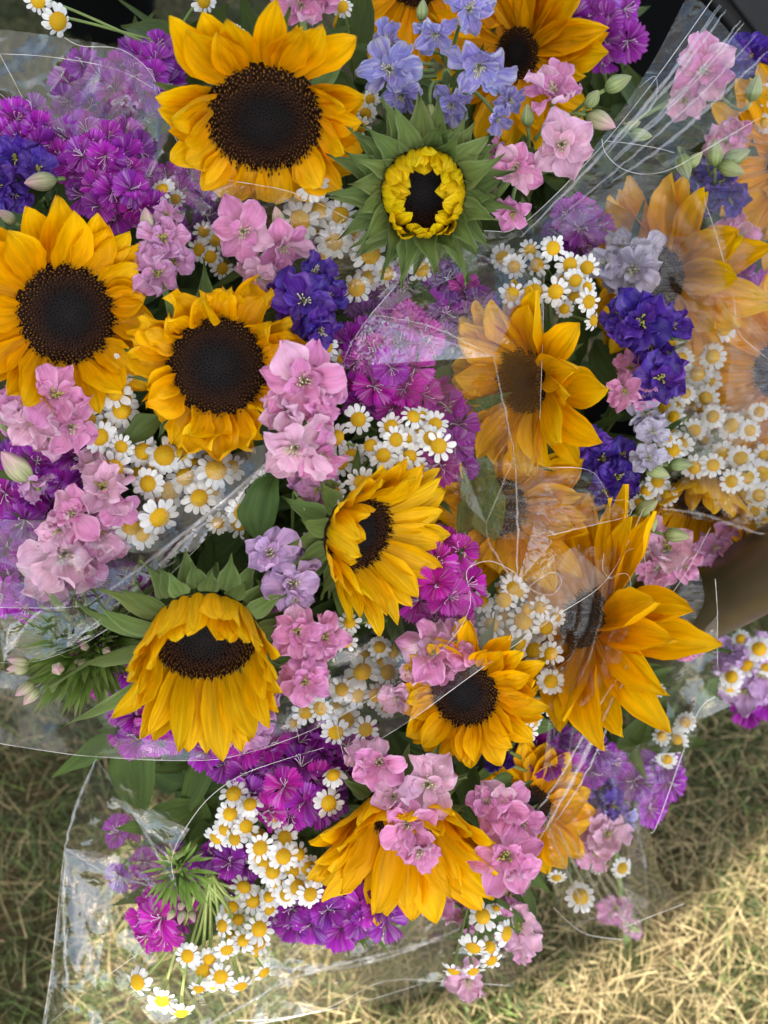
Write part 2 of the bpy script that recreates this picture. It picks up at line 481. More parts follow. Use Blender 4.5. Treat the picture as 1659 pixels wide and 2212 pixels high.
# ------------------------------------------------------------------ unseen canopy added to cast the shade (outline cut back from the wanted shadow edge)
def canopy():
    zc = 2.2
    def up(p):
        return p + SUND * ((zc - p.z) / SUND.z)
    edge = [up(ground_at(1900, 1450)), up(ground_at(1659, 1735)), up(ground_at(1440, 1925)), up(ground_at(1150, 2075)),
            up(ground_at(820, 2150)), up(P(560, 2120, .79)), up(P(420, 2085, .79)), up(P(260, 2080, .80)), up(ground_at(120, 2190)), up(ground_at(-700, 2180)), Vector((-3.2, up(ground_at(-700, 2180)).y, zc))]
    far_y = up(Vector((0, 1.35, 0))).y
    back = [Vector((-3.2, 1.9, zc)), Vector((.95, 1.9, zc)), Vector((.95, -.2, zc)), Vector((1.5, -.2, zc))]
    top = edge + back
    n = len(top)
    c = Vector((.45, -.55, zc + .12))
    v = [p for p in top] + [p - Vector((0, 0, .025)) for p in top] + [c]
    f = [(i, (i + 1) % n, 2 * n) for i in range(n)]
    g = [(i, i + n, (i + 1) % n + n, (i + 1) % n) for i in range(n)]
    gm = G('canopy fabric')
    tc = gm.n('TexCoord').outputs['Object']
    ns = gm.n('TexNoise', {'Vector': tc, 'Scale': 4., 'Detail': 3.}).outputs[0]
    colr = gm.ramp(ns, [(.3, (.76, .76, .74)), (.7, (.82, .82, .80))])
    d = gm.n('BsdfDiffuse', {'Color': colr}); t = gm.n('BsdfTranslucent', {'Color': colr})
    mt = gm.out(gm.n('MixShader', {0: .22, 1: d.outputs[0], 2: t.outputs[0]}).outputs[0])
    t = thing('shade_canopy', 'unseen white fabric canopy added overhead to shade the bouquets', 'canopy', (c.x, c.y, 0))
    mt_ = Matrix.Translation(-Vector((c.x, c.y, 0)))
    ob('roof_fabric', mk('roof_fabric', v, f, None, mt, False), t, mt_)
    ob('valance', mk('valance', [tuple(q) for q in v[:2 * n]], g, None, mt, False), t, mt_)
    for x, y in ((-3.1, 1.8), (.9, 1.8)):
        b = MB(); b.tube([Vector((x, y, 0)), Vector((x, y, zc - .02))], .02, 8)
        ob('leg', b.mesh('canopy_leg', M['bronze']), t, mt_)
canopy()

# ------------------------------------------------------------------ bouquet feet and buckets
FEET = {'top': (-.04, .74), 'left': (-.20, .52), 'mid': (.02, .47), 'low': (-.05, .40), 'right': (.21, .62), 'far': (.36, .80)}
FEET['gap'] = tuple(ground_at(235, 40))[:2]
BUCK = [('gap', 'black plastic bucket in the dark gap at the upper left, behind a daisy'), ('top', 'black plastic bucket standing under the uppermost bouquet'), ('left', 'black plastic bucket standing under the bouquet at the left'),
        ('right', 'black plastic bucket standing under the bouquets at the right'), ('mid', 'black plastic bucket standing under the central bouquets')]
def foot(b, rn):
    x, y = FEET[b]
    return Vector((x + rn.uniform(-.05, .05), y + rn.uniform(-.05, .05), rn.uniform(.02, .05)))
def bucket(key, label):
    x, y = FEET[key]
    if key == 'mid':
        x, y = .02, .46
    t = thing('bucket', label, 'bucket', (x, y, 0), 'black flower buckets')
    n = 32
    prof = [(0.0, .004), (.082, .004), (.086, .012), (.105, .235), (.112, .238), (.112, .248), (.101, .248), (.083, .02), (0, .02)]
    v = []; f = []
    for r, z in prof:
        for k in range(n):
            a = 2 * math.pi * k / n
            v.append((r * math.cos(a), r * math.sin(a), z))
    for i in range(len(prof) - 1):
        for k in range(n):
            f.append((i * n + k, i * n + (k + 1) % n, (i + 1) * n + (k + 1) % n, (i + 1) * n + k))
    ob('wall', mk('bucket_wall', v, f, None, M['black']), t)
    b = MB(); b.tube([Vector((.114 * math.cos(a), .114 * math.sin(a) * .9, .232 - .10 * math.sin(a))) for a in [math.pi * k / 16 for k in range(17)]], .002, 6)
    ob('handle', b.mesh('bucket_handle', M['black']), t)
for k, l in BUCK:
    bucket(k, l)

def stem_to(t, b, p, n, rad, rn, mat='stem', name='stem'):
    ft = foot(b, rn)
    q = p - n * .012
    mid = (ft + q) / 2 + Vector((rn.uniform(-.02, .02), rn.uniform(-.03, .0), .06)) - n * .05
    m = MB(); m.tube(bez(ft, mid, q, 8), [rad * 1.15] * 6 + [rad, rad * 1.05], 6)
    ob(name, m.mesh('stem', M[mat]), t, Matrix.Translation(-t.location))

# ------------------------------------------------------------------ sunflowers
def tabfun(x):
    if isinstance(x, (int, float)):
        return lambda a: x
    tab = sorted(x)
    tab = [(tab[-1][0] - 360, tab[-1][1])] + tab + [(tab[0][0] + 360, tab[0][1])]
    return lambda a: interp(tab, math.degrees(a) % 360)
def sunflower(label, fx, fy, d, rdisc, n, bq, npet=24, plen=140, pwid=58, elev=20, curl=10, mat='sun', rows=2, nbr=0, blen=90, bwid=60, belev=-10, bcurl=20,
              seed=1, tw=.25, ruf=.05, roll=0, lenf=1.0, leaf=0, dome=.10, groove=.10, jit=12, stem=True, baser=.95, brow=2, crump=.05, blf=1., bj=1.):
    rn = random.Random(seed)
    s = S(d)
    p = P(fx, fy, d)
    nw = W3(n, p)
    Rd = rdisc * s
    ft = foot(bq, rn)
    t = thing('sunflower', label, 'sunflower', ft, 'sunflowers in the wrapped bouquets')
    H = Matrix.Translation(-ft) @ frame(p, nw, roll)
    bf = tabfun(blf)
    ef, cf, lf = tabfun(elev), tabfun(curl), tabfun(lenf)
    # disc
    v = [(0, 0, dome * Rd * .75)]; f = []; uv = [(0, 0)]
    nr, ns = 7, 40
    def dz(r):
        return Rd * dome * (1 - r * r) * (1 - .28 * math.exp(-(r / .3) ** 2))
    for i in range(1, nr + 1):
        r = i / nr
        for k in range(ns):
            a = 2 * math.pi * k / ns
            v.append((Rd * r * math.cos(a), Rd * r * math.sin(a), dz(r))); uv.append((r, 0))
    for k in range(ns):
        v.append((Rd * .92 * math.cos(2 * math.pi * k / ns), Rd * .92 * math.sin(2 * math.pi * k / ns), -Rd * .22)); uv.append((1, 0))
    f += [(0, 1 + k, 1 + (k + 1) % ns) for k in range(ns)]
    for i in range(nr):
        for k in range(ns):
            f.append((1 + i * ns + k, 1 + (i + 1) * ns + k, 1 + (i + 1) * ns + (k + 1) % ns, 1 + i * ns + (k + 1) % ns))
    dsk = ob('seed_disc', mk('seed_disc', v, f, uv, M['disc']), t, H)
    m = MB()
    N = int(min(900, max(320, 2.6 * rdisc * 2.2)))
    for i in range(N):
        r = math.sqrt((i + .5) / N)
        a = i * 2.399963 + rn.uniform(-.03, .03)
        rad = Rd * r * .99
        sz = Rd * 1.5 / math.sqrt(N) * (.55 + .35 * r) * rn.uniform(.8, 1.15)
        h = sz * (.55 + (2.6 if r > .72 else (1.1 if r > .45 else .2)) * rn.uniform(.5, 1.1))
        c = Vector((rad * math.cos(a), rad * math.sin(a), dz(r) - sz * .15))
        out = Vector((math.cos(a), math.sin(a), 0)) * (sz * rn.uniform(-.2, .5) * r)
        q = [c + Vector((math.cos(a + k * 1.5708) * sz * .55, math.sin(a + k * 1.5708) * sz * .55, 0)) for k in range(4)]
        top = c + Vector((0, 0, h)) + out
        q2 = [top + (qq - c) * .38 for qq in q]
        m.add(q + q2 + [top + Vector((0, 0, sz * .1))], [(k, (k + 1) % 4, 4 + (k + 1) % 4, 4 + k) for k in range(4)] + [(4 + k, 4 + (k + 1) % 4, 8) for k in range(4)],
              [(r, 0)] * 4 + [(r, .9)] * 4 + [(r, 1)])
    ob('disc_florets', m.mesh('disc_florets', M['florets'], False), dsk, kind='stuff')
    # petals
    for row in range(rows):
        for k in range(npet):
            if row and k % 3 == 2:
                continue
            a = 2 * math.pi * (k + .5 * row) / npet + rn.uniform(-.10, .10)
            L = plen * s * lf(a) * rn.uniform(.84, 1.1) * (1 if row == 0 else .93)
            Wd = pwid * s * rn.uniform(.95, 1.4)
            e = R(ef(a) + rn.uniform(-jit, jit) + (10 if row else 0))
            c = R(cf(a) + rn.uniform(-jit, jit) * 1.5)
            me = petal_mesh('sunflower_petal', M[mat], L, Wd, PR_SUN, 6, 12, e, c, 1.2, rn.uniform(.1, .75), groove * rn.uniform(.3, 1.2), ruf, rn.uniform(.8, 1.8), rn, rn.uniform(-tw, tw), 0., rn.uniform(-.12, .12), crump)
            br = Rd * (baser - .04 * row)
            ob('petal', me, t, H @ Matrix.Rotation(a, 4, 'Z') @ Matrix.Translation((br, 0, -Rd * .06 + Rd * .05 * row)))
    for k in range(nbr):
        row = k % brow
        a = 2 * math.pi * (k + rn.uniform(-.2, .2)) / nbr
        L = blen * s * rn.uniform(.72, 1.25) * bf(a)
        e = R(belev + rn.uniform(-16, 16) * bj - 18 * row)
        me = petal_mesh('bract', M['bract'], L, bwid * s * rn.uniform(.85, 1.1), PR_BRACT, 4, 8, e, R(bcurl + rn.uniform(-38, 38) * bj), 1.3, rn.uniform(.1, .6), .05, .06, 1.5, rn, rn.uniform(-.6, .6) * bj, 0., rn.uniform(-.2, .2), .08)
        ob('bract', me, t, H @ Matrix.Rotation(a, 4, 'Z') @ Matrix.Translation((Rd * (baser - .02), 0, -Rd * (.12 + .12 * row))))
    # receptacle and stem
    m = MB()
    m.tube([Vector((0, 0, -Rd * .12)), Vector((0, 0, -Rd * .3)), Vector((0, 0, -Rd * .5))], [Rd * .98, Rd * .8, Rd * .25], 16)
    ob('receptacle', m.mesh('receptacle', M['bract']), t, H)
    m = MB()
    q = p - nw * Rd * .45
    mid = (ft + q) / 2 - nw * .06 + Vector((0, 0, .07))
    m.tube(bez(q, mid, ft, 10), .0065, 8)
    ob('stem', m.mesh('stem', M['stem']), t, Matrix.Translation(-ft))
    for k in range(leaf):
        a = rn.uniform(0, 6.28)
        me = petal_mesh('leaf', M['leaf'], 150 * s * rn.uniform(.8, 1.2), 90 * s, PR_LEAF, 6, 8, R(rn.uniform(-30, 20)), R(rn.uniform(-50, -10)), 1., .2, .05, .06, 2., rn)
        ob('leaf', me, t, Matrix.Translation(-ft) @ frame(p - nw * .04, nw, a))
    return t

sunflower('large golden sunflower with big brown disc, uppermost of all the full sunflowers', 572, 258, .70, 130, (0, -.52, .85), 'top', 22, 168, 70,
          [(0, 34), (90, 24), (180, 34), (270, 50)], [(0, 5), (90, 0), (180, 10), (270, -75)], 'sun', 2, 14, 110, 60, -5, 10, 11, .2, .05, 0, [(0, .74), (60, 1.0), (90, 1.1), (135, 1.0), (180, .66), (225, .58), (270, .5), (315, .62)], 1, groove=.14)
sunflower('golden sunflower cut by the left edge of the photo, pink larkspur over its lower petals', 145, 678, .71, 112, (.30, -.06, .93), 'left', 19, 150, 68,
          [(0, 48), (90, 30), (180, 12), (270, 25)], [(0, -30), (90, -5), (180, 8), (270, 10)], 'sun', 2, 8, 110, 55, -5, 10, 12, .3, .06, 0, [(0, .62), (90, 1.08), (180, 1.0), (270, 1.05)], 0, groove=.14)
sunflower('sunflower with short curled petals in the middle, pink larkspur hanging over its edge', 470, 790, .715, 111, (-.05, -.05, 1), 'left', 19, 108, 62,
          [(0, 30), (90, 42), (180, 55), (270, 15)], [(0, -30), (90, -40), (180, -110), (270, 50)], 'sun', 2, 12, 115, 55, 0, 20, 13, 1.1, .22, .2, [(0, .95), (90, .9), (180, .85), (270, 1.05)], 0, groove=.12, jit=32, crump=.16)
sunflower('half-opened sunflower with tiny black disc and a ring of big green bracts', 915, 415, .705, 92, (.02, -.12, 1), 'top', 26, 90, 33,
          [(0, 92), (90, 92), (180, 92), (270, 78)], [(0, 50), (90, 45), (180, 62), (270, 40)], 'sun_green', 2, 51, 112, 58, 48, -42, 14, .3, .06, 0, 1., 0, groove=.2, dome=.05, jit=14, baser=1.0, brow=3, bj=1.5)
sunflower('yellow sunflower turned to the right below the feverfew, petals folded over its disc', 775, 1150, .715, 92, (.62, -.28, .72), 'mid', 22, 150, 48,
          [(0, 28), (90, 48), (180, 66), (270, 45)], [(0, -15), (90, 0), (180, 22), (270, 0)], 'sun_lemon', 2, 22, 100, 52, 0, 25, 15, .2, .04, 0, [(0, 1.0), (180, .95)], 1, groove=.14, jit=8)
sunflower('yellow sunflower nodding down, petals hanging like a skirt, green bracts fanned at its left', 442, 1378, .70, 112, (-.02, -.62, .78), 'mid', 24, 165, 50,
          [(0, 76), (90, 78), (180, 76), (235, 58), (270, 50), (305, 58)], [(0, 0), (90, 6), (180, 0), (270, -8)], 'sun_lemon', 2, 39, 135, 52, -8, -14, 16, .25, .04, 0, [(0, 1.0), (60, .84), (90, .8), (120, .84), (180, 1.0), (270, 1.15)], 0, groove=.16, jit=8, brow=3, baser=1.04, blf=[(0, .8), (60, .55), (90, .5), (120, .6), (150, 1.3), (180, 1.7), (215, 1.8), (250, 1.3), (290, .8)], bj=1.7)
sunflower('golden sunflower under a diagonal film edge, pink larkspur touching its upper left', 1003, 1497, .745, 78, (-.22, -.25, .94), 'mid', 24, 118, 46,
          [(0, 24), (90, 30), (180, 48), (270, 45)], [(0, 0), (90, 5), (180, 0), (270, -45)], 'sun', 2, 16, 100, 42, -15, -10, 17, .3, .07, 0, [(0, 1.0), (90, .95), (180, .75), (270, .75)], 1, groove=.14)
sunflower('orange-gold sunflower hanging face down at the bottom, pink larkspur over its centre', 870, 1752, .76, 88, (.02, -.80, .6), 'low', 22, 205, 62,
          [(0, 54), (90, 75), (180, 54), (270, 34)], [(0, -15), (90, 0), (180, -15), (270, -10)], 'sun', 2, 16, 90, 50, 0, 10, 18, .2, .05, 0, [(0, .9), (90, .7), (180, .9), (270, 1.0)], 1, groove=.2, jit=9)
sunflower('golden sunflower right of the centre, its left half veiled by sharply creased film', 1128, 822, .775, 76, (-.68, -.15, .7), 'right', 19, 196, 68,
          [(0, 12), (90, 22), (180, 45), (270, 25)], [(0, 0), (90, -5), (180, 0), (270, -20)], 'sun', 2, 8, 100, 50, -5, 10, 19, .25, .06, 0, [(0, 1.05), (90, .85), (180, .62), (270, .72)], 0, groove=.16)
sunflower('sunflower fully behind film, under the creases and left of small green buds', 1075, 1095, .815, 70, (-.1, .05, 1), 'right', 20, 165, 60,
          [(0, 15), (180, 25)], 0, 'sun', 2, 0, 100, 50, 0, 0, 20, .25, .06, 0, [(0, 1.08), (90, .75), (180, .8), (270, .75)], 0, groove=.16)
sunflower('large golden sunflower beside the dark metal tube, long petals sweeping down right', 1262, 1340, .80, 72, (-.68, .34, .66), 'right', 21, 225, 74,
          [(0, 14), (90, 30), (180, 60), (270, 8)], [(0, 0), (180, 0), (270, -8)], 'sun', 2, 8, 110, 50, -5, 0, 21, .22, .05, 0, [(0, 1.22), (45, 1.0), (90, .6), (180, .4), (225, .85), (300, 1.25)], 0, groove=.14)
sunflower('dull gold sunflower behind film near the top, beside pale blue larkspur', 1120, 115, .84, 58, (-.55, -.1, .83), 'far', 22, 195, 58,
          [(0, 12), (90, 12), (180, 20), (270, 10)], 0, 'sun', 2, 0, 100, 50, 0, 0, 22, .2, .05, 0, [(0, 1.0), (90, 1.1), (180, .8), (270, .75)], 0, groove=.14)
sunflower('veiled sunflower left of the thin curved film edge, violet larkspur below it', 1425, 597, .86, 66, (-.55, -.1, .83), 'far', 21, 190, 62,
          [(0, 12), (180, 25)], 0, 'sun', 2, 0, 100, 50, 0, 0, 23, .2, .05, 0, [(0, 1.1), (90, .95), (180, .5), (270, .8)], 0, groove=.14)
sunflower('veiled sunflower at the right edge next to the upper violet larkspur', 1720, 350, .86, 66, (-.2, 0, 1), 'far', 20, 165, 56, 12, 0, 'sun', 2, 0, 100, 50, 0, 0, 24, .2, .05, 0, 1., 0, groove=.14)
sunflower('sunflower at the right edge, a narrow raised petal in front of feverfew', 1690, 800, .85, 66, (-.25, .0, .97), 'far', 18, 190, 66, [(0, 15), (180, 18)], 0, 'sun', 2, 0, 100, 50, 0, 0, 25, .3, .06, 0, 1., 0, groove=.14)
sunflower('pale yellow nodding sunflower under film, above the dark metal tube', 1520, 1070, .86, 76, (-.05, -.78, .6), 'far', 20, 120, 38, [(0, 55), (90, 70), (180, 55), (270, 40)], 0, 'sun_lemon', 2, 10, 90, 40, 0, 0, 26, .2, .05, 0, 1., 0, groove=.16)
sunflower('dim sunflower behind film at the top edge, petals pointing down', 900, -45, .84, 60, (0, -.1, 1), 'top', 18, 150, 58, 10, 0, 'sun', 2, 0, 100, 50, 0, 0, 27, .2, .05, 0, 1., 0, groove=.14)
sunflower('orange sunflower behind the streaked film, pink larkspur in front', 1140, 1745, .855, 55, (.1, -.3, .95), 'low', 18, 105, 52, 15, 0, 'sun', 2, 0, 100, 50, 0, 0, 28, .3, .06, 0, 1., 0, groove=.14)

# ------------------------------------------------------------------ feverfew
def daisy_parts():
    rn = random.Random(3)
    pet = []
    for i in range(6):
        pet.append(petal_mesh('feverfew_petal', M['daisy'], .53, .275 + .03 * (i % 3), PR_DAISY, 4, 5, R(rn.uniform(-4, 18)), R(rn.uniform(-55, -15)), 1.2, rn.uniform(-.25, .1), .06, .03, 1., rn, rn.uniform(-.2, .2)))
    dom = []
    for q in range(2):
        m = MB()
        h0 = .30 if q else .22
        nr, ns = 4, 16
        v = [(0, 0, h0)]; f = []; uv = [(0, 0)]
        for i in range(1, nr + 1):
            r = i / nr
            for k in range(ns):
                a = 2 * math.pi * k / ns
                v.append((.42 * r * math.cos(a), .42 * r * math.sin(a), h0 * math.cos(r * 1.5))); uv.append((r, 0))
        f += [(0, 1 + k, 1 + (k + 1) % ns) for k in range(ns)]
        for i in range(nr - 1):
            for k in range(ns):
                f.append((1 + i * ns + k, 1 + (i + 1) * ns + k, 1 + (i + 1) * ns + (k + 1) % ns, 1 + i * ns + (k + 1) % ns))
        # green cup beneath
        m.add(v, f, uv)
        N = 95
        for i in range(N):
            r = math.sqrt((i + .5) / N); a = i * 2.399963
            c = Vector((.42 * r * math.cos(a), .42 * r * math.sin(a), h0 * math.cos(r * 1.5)))
            sz = .042 * rn.uniform(.85, 1.15)
            nn = Vector((c.x * 1.1, c.y * 1.1, .45)).normalized()
            x = nn.cross(Vector((.2, .9, .1))).normalized(); y = nn.cross(x)
            ring = [c + (x * math.cos(k * 1.2566) + y * math.sin(k * 1.2566)) * sz for k in range(5)]
            m.add(ring + [c + nn * sz * 1.0], [(k, (k + 1) % 5, 5) for k in range(5)], [(r, 0)] * 5 + [(r, 1)])
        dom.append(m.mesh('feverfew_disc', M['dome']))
    ring = []
    for q in range(3):
        m = MB()
        n = 12 + q
        for k in range(n):
            a = 2 * math.pi * k / n + rn.uniform(-.1, .1)
            vv, ff, uu = petal_geo(.53 * rn.uniform(.85, 1.05), .3, PR_DAISY, 2, 4, R(rn.uniform(-4, 15)), R(rn.uniform(-55, -15)), 1.2, 0, 0, 0, 1, rn)
            T = Matrix.Rotation(a, 4, 'Z') @ Matrix.Translation((.34, 0, .02))
            m.add([T @ Vector(p) for p in vv], ff, uu)
        ring.append(m.mesh('feverfew_petals', M['daisy']))
    m = MB(); m.tube([Vector((0, 0, -.02)), Vector((0, 0, -.12)), Vector((0, 0, -.3))], [.42, .34, .08], 10)
    return pet, dom, ring, m.mesh('feverfew_calyx', M['stem'])
PETS, DOMES, RINGS, CALYX = daisy_parts()
def feverfew(label, heads, d, r, bq, seed, fine=True, nrm=(0, 0, 1), spread=.5, stem='stem', node=None, nlen=.07, leaves=3, jd=.012, srad=.0011):
    rn = random.Random(seed)
    cx = sum(h[0] for h in heads) / len(heads); cy = sum(h[1] for h in heads) / len(heads)
    ext = max(60, max(math.hypot(h[0] - cx, h[1] - cy) for h in heads))
    ft = foot(bq, rn)
    t = thing('feverfew_sprig', label, 'feverfew', ft, 'feverfew sprigs in the bouquets')
    T = Matrix.Translation(-ft)
    nd = P(node[0], node[1], d + (node[2] if len(node) > 2 else nlen)) if node else P(cx, cy, d + nlen) + Vector((0, .02, -.03))
    st = MB()
    heads = list(heads)
    if len(heads) > 8 and stem == 'stem':
        for h in heads[:]:
            if rn.random() < .6:
                heads.append((h[0] + rn.choice((-1, 1)) * rn.uniform(18, 30), h[1] + rn.choice((-1, 1)) * rn.uniform(14, 28), (h[2] if len(h) > 2 and h[2] else r) * .85, .016 + (h[3] if len(h) > 3 else 0), None))
    for h in heads:
        dd = d + rn.uniform(-jd, jd) + (h[3] if len(h) > 3 else 0)
        rr = (h[2] if len(h) > 2 and h[2] else r) * rn.uniform(.86, 1.12)
        droop = rn.choice((-.15, 0, 0, .1, .25, .55))
        if len(h) > 4 and h[4]:
            n = h[4]
        else:
            n = (nrm[0] + spread * (h[0] - cx) / ext + rn.uniform(-.4, .4), nrm[1] - spread * (h[1] - cy) / ext + rn.uniform(-.4, .4), nrm[2])
        p = P(h[0], h[1], dd)
        nw = W3(n, p)
        sc = rr * S(dd) / .87
        Mx = T @ frame(p, nw, rn.uniform(0, 6.28)) @ Matrix.Scale(sc, 4)
        hd = ob('flower_head', DOMES[rn.random() < .5], t, Mx)
        if fine and len(h) != 5 or fine and h[4]:
            k0 = rn.choice((10, 11, 12, 13, 14))
            miss = rn.randrange(40)
            for k in range(k0):
                if k == miss:
                    continue
                a = 2 * math.pi * k / k0 + rn.uniform(-.1, .1)
                ob('petal', rn.choice(PETS), hd, Matrix.Rotation(a, 4, 'Z') @ Matrix.Translation((.33, 0, .03 * (k % 2))) @ Matrix.Rotation(droop + rn.uniform(-.2, .25), 4, 'Y') @ Matrix.Rotation(rn.uniform(-.25, .25), 4, 'X') @ Matrix.Scale(rn.uniform(.8, 1.1), 4))
        else:
            ob('petals', rn.choice(RINGS), hd)
        q = p - nw * sc * .25
        st.tube(bez(q, q - nw * sc * 2.2, nd + Vector((rn.uniform(-.006, .006), rn.uniform(-.006, .006), rn.uniform(-.01, .01))), 7), [srad * 1.6] + [srad] * 5 + [srad * 1.3], 6)
    st.tube(bez(nd, (nd + ft) / 2 + Vector((0, -.02, .05)), ft, 8), srad * 1.9, 6)
    ob('stem', st.mesh('feverfew_stem', M[stem]), t, T)
    for k in range(leaves):
        a = rn.uniform(0, 6.28)
        me = petal_mesh('leaf', M['leaf'], .045 * rn.uniform(.7, 1.2), .026, [(0, .1), (.2, .7), (.35, .4), (.5, 1), (.62, .5), (.78, .8), (.88, .3), (1, .05)], 4, 10, R(rn.uniform(-20, 30)), R(rn.uniform(-50, 10)), 1., .2, 0, .06, 2., rn)
        ob('leaf', me, t, T @ frame(nd - Vector((0, 0, .02 + .02 * k)), W3((rn.uniform(-.4, .4), rn.uniform(-.4, .4), 1)), a))
    return t
def near(lst, r=None, d=0):
    return [(a, b, r, d) for a, b in lst]

feverfew('single feverfew daisy on a branching stem against the dark gap at top left', [(125, 46, 42, 0, (.35, -.25, .9)), (82, 2, 36), (440, 2, 34, .02), (520, 92, 20, .05, (.8, .1, .6)), (510, 70, 18, .05)], .735, 34, 'top', 101, True, stem='stem', node=(345, 115, .06), leaves=3)
feverfew('feverfew daisies veiled by film edge right below the uppermost sunflower', [(673, 400, 40, -.03), (640, 432, 40), (648, 476, 42, -.005), (735, 465, 36), (722, 522, 42), (800, 548, 44), (770, 622, 38), (912, 582, 40), (885, 556, 34), (745, 432, 24, .01), (690, 455, 34, .012), (760, 500, 34, .012), (835, 590, 34, .015), (690, 560, 34, .02)], .752, 40, 'top', 102, spread=.25)
feverfew('lone feverfew head among magenta sweet william above the left sunflower', [(350, 410, 34, 0, (-.3, .6, .7)), (310, 405, 28, .01), (380, 430, 22, .01)], .735, 32, 'left', 103)
feverfew('feverfew heads peeping out behind the curled-petal sunflower top', [(455, 555, 30), (430, 540, 28), (465, 520, 30), (480, 580, 26), (440, 500, 26), (500, 470, 24)], .765, 28, 'left', 104, spread=.3)
feverfew('feverfew cluster squeezed between the two left sunflowers and pink larkspur', [(270, 790, 38), (248, 846, 38), (263, 886, 42), (216, 944, 42), (190, 905, 34, .01), (262, 965, 34, .012), (246, 1010, 40), (292, 938, 34, .015), (235, 985, 32, .02)], .725, 38, 'left', 105, spread=.2)
feverfew('dense feverfew cluster under the curled-petal sunflower, daisies crowding a film fold', [(310, 975, 42), (355, 984, 42), (388, 980, 42), (320, 1045, 42), (366, 1060, 46), (430, 1076, 44), (466, 1016, 44, .005), (400, 1030, 40, .01), (345, 1118, 46), (284, 1136, 46), (420, 1035, 38, .015), (335, 1005, 36, .015), (500, 1010, 36, .02), (440, 985, 34, .02), (300, 1020, 36, .02)], .735, 42, 'left', 106, spread=.2)
feverfew('bright feverfew spray curving up right of the big near pink larkspur', [(774, 906, 40), (845, 922, 36), (893, 900, 36, -.005), (728, 946, 38), (940, 916, 30, .004), (948, 963, 36, -.004), (884, 986, 36), (828, 984, 38), (781, 1042, 40), (800, 962, 34, .01), (720, 1062, 30, .01), (855, 950, 30, .012), (908, 938, 28, .012), (760, 985, 32, .014), (735, 1000, 32, .012), (905, 1010, 24, .015), (850, 1020, 28, .018)], .70, 36, 'mid', 107, spread=.35)
feverfew('feverfew pair tucked under the violet larkspur in the middle', [(705, 750, 32), (665, 756, 26), (740, 775, 26, .01)], .73, 30, 'mid', 108)
feverfew('few feverfew heads under the diagonal film fold above the nodding sunflower', [(524, 1106, 40), (518, 1130, 36, .008), (572, 1042, 36), (545, 1080, 34, .008), (590, 1010, 30, .01), (470, 1130, 32, .01)], .735, 36, 'mid', 109, spread=.2)
feverfew('three feverfew heads edging the double pink larkspur in the lower middle', [(755, 1345, 28), (748, 1386, 32), (742, 1362, 26, .01), (800, 1340, 22, .02)], .735, 28, 'mid', 110)
feverfew('feverfew cluster seen dimly through film left of the golden lower sunflower', [(783, 1452, 38), (838, 1452, 36), (850, 1408, 30), (820, 1398, 30), (738, 1490, 32), (772, 1502, 32), (812, 1502, 36), (692, 1530, 32), (722, 1530, 34), (660, 1538, 30), (790, 1576, 36), (748, 1555, 36), (725, 1582, 32), (700, 1480, 30, .01), (790, 1420, 28, .01), (755, 1470, 30, .012)], .77, 34, 'mid', 111, spread=.25)
feverfew('feverfew spray at the upper right, beside greyish lilac larkspur', [(1195, 536, 30), (1231, 572, 32), (1268, 578, 34), (1110, 576, 34, .01), (1106, 636, 36), (1156, 630, 36), (1200, 630, 36), (1243, 606, 32), (1272, 652, 30), (1282, 692, 28, 0, (.8, 0, .6)), (1160, 572, 30, .01), (1240, 640, 26, .01), (1145, 540, 28, .012)], .745, 32, 'right', 112, spread=.4)
feverfew('feverfew cluster under film to the upper right of the golden lower sunflower', [(1088, 1296, 40), (1130, 1342, 38), (1166, 1312, 30), (1180, 1356, 32), (1140, 1316, 30, .01), (1042, 1300, 30, .01), (1062, 1350, 32, .01), (1155, 1406, 36), (1190, 1412, 34), (1120, 1390, 30), (1120, 1280, 28, .01), (1100, 1260, 24, .015)], .77, 33, 'mid', 113, spread=.3)
feverfew('string of feverfew heads hugging the right petals of the golden lower sunflower', [(1190, 1472, 32), (1202, 1490, 32), (1180, 1522, 30), (1138, 1580, 32, 0, (.2, -.4, .8)), (1150, 1560, 26, .01), (1205, 1455, 24, .01)], .765, 30, 'mid', 114, spread=.5)
feverfew('feverfew cluster left of the bottom hanging sunflower, in the shade', [(505, 1715), (540, 1738), (497, 1758), (532, 1785, 36), (467, 1810, 32, 0, (-.5, -.5, .7)), (507, 1812), (562, 1831, 34), (615, 1810, 30), (612, 1850, 34), (645, 1845, 30, .01), (570, 1865, 30), (589, 1882, 36), (632, 1882, 30), (665, 1876, 36), (602, 1911, 30), (642, 1916, 32), (670, 1932, 32), (685, 1892, 28, .01), (595, 1762, 28, .015), (555, 1800, 26, .02), (490, 1790, 26, .02)], .755, 32, 'low', 115, spread=.35)
feverfew('two feverfew heads beside pink larkspur above the bottom sunflower', [(720, 1675, 30), (710, 1735, 34)], .745, 32, 'low', 116)
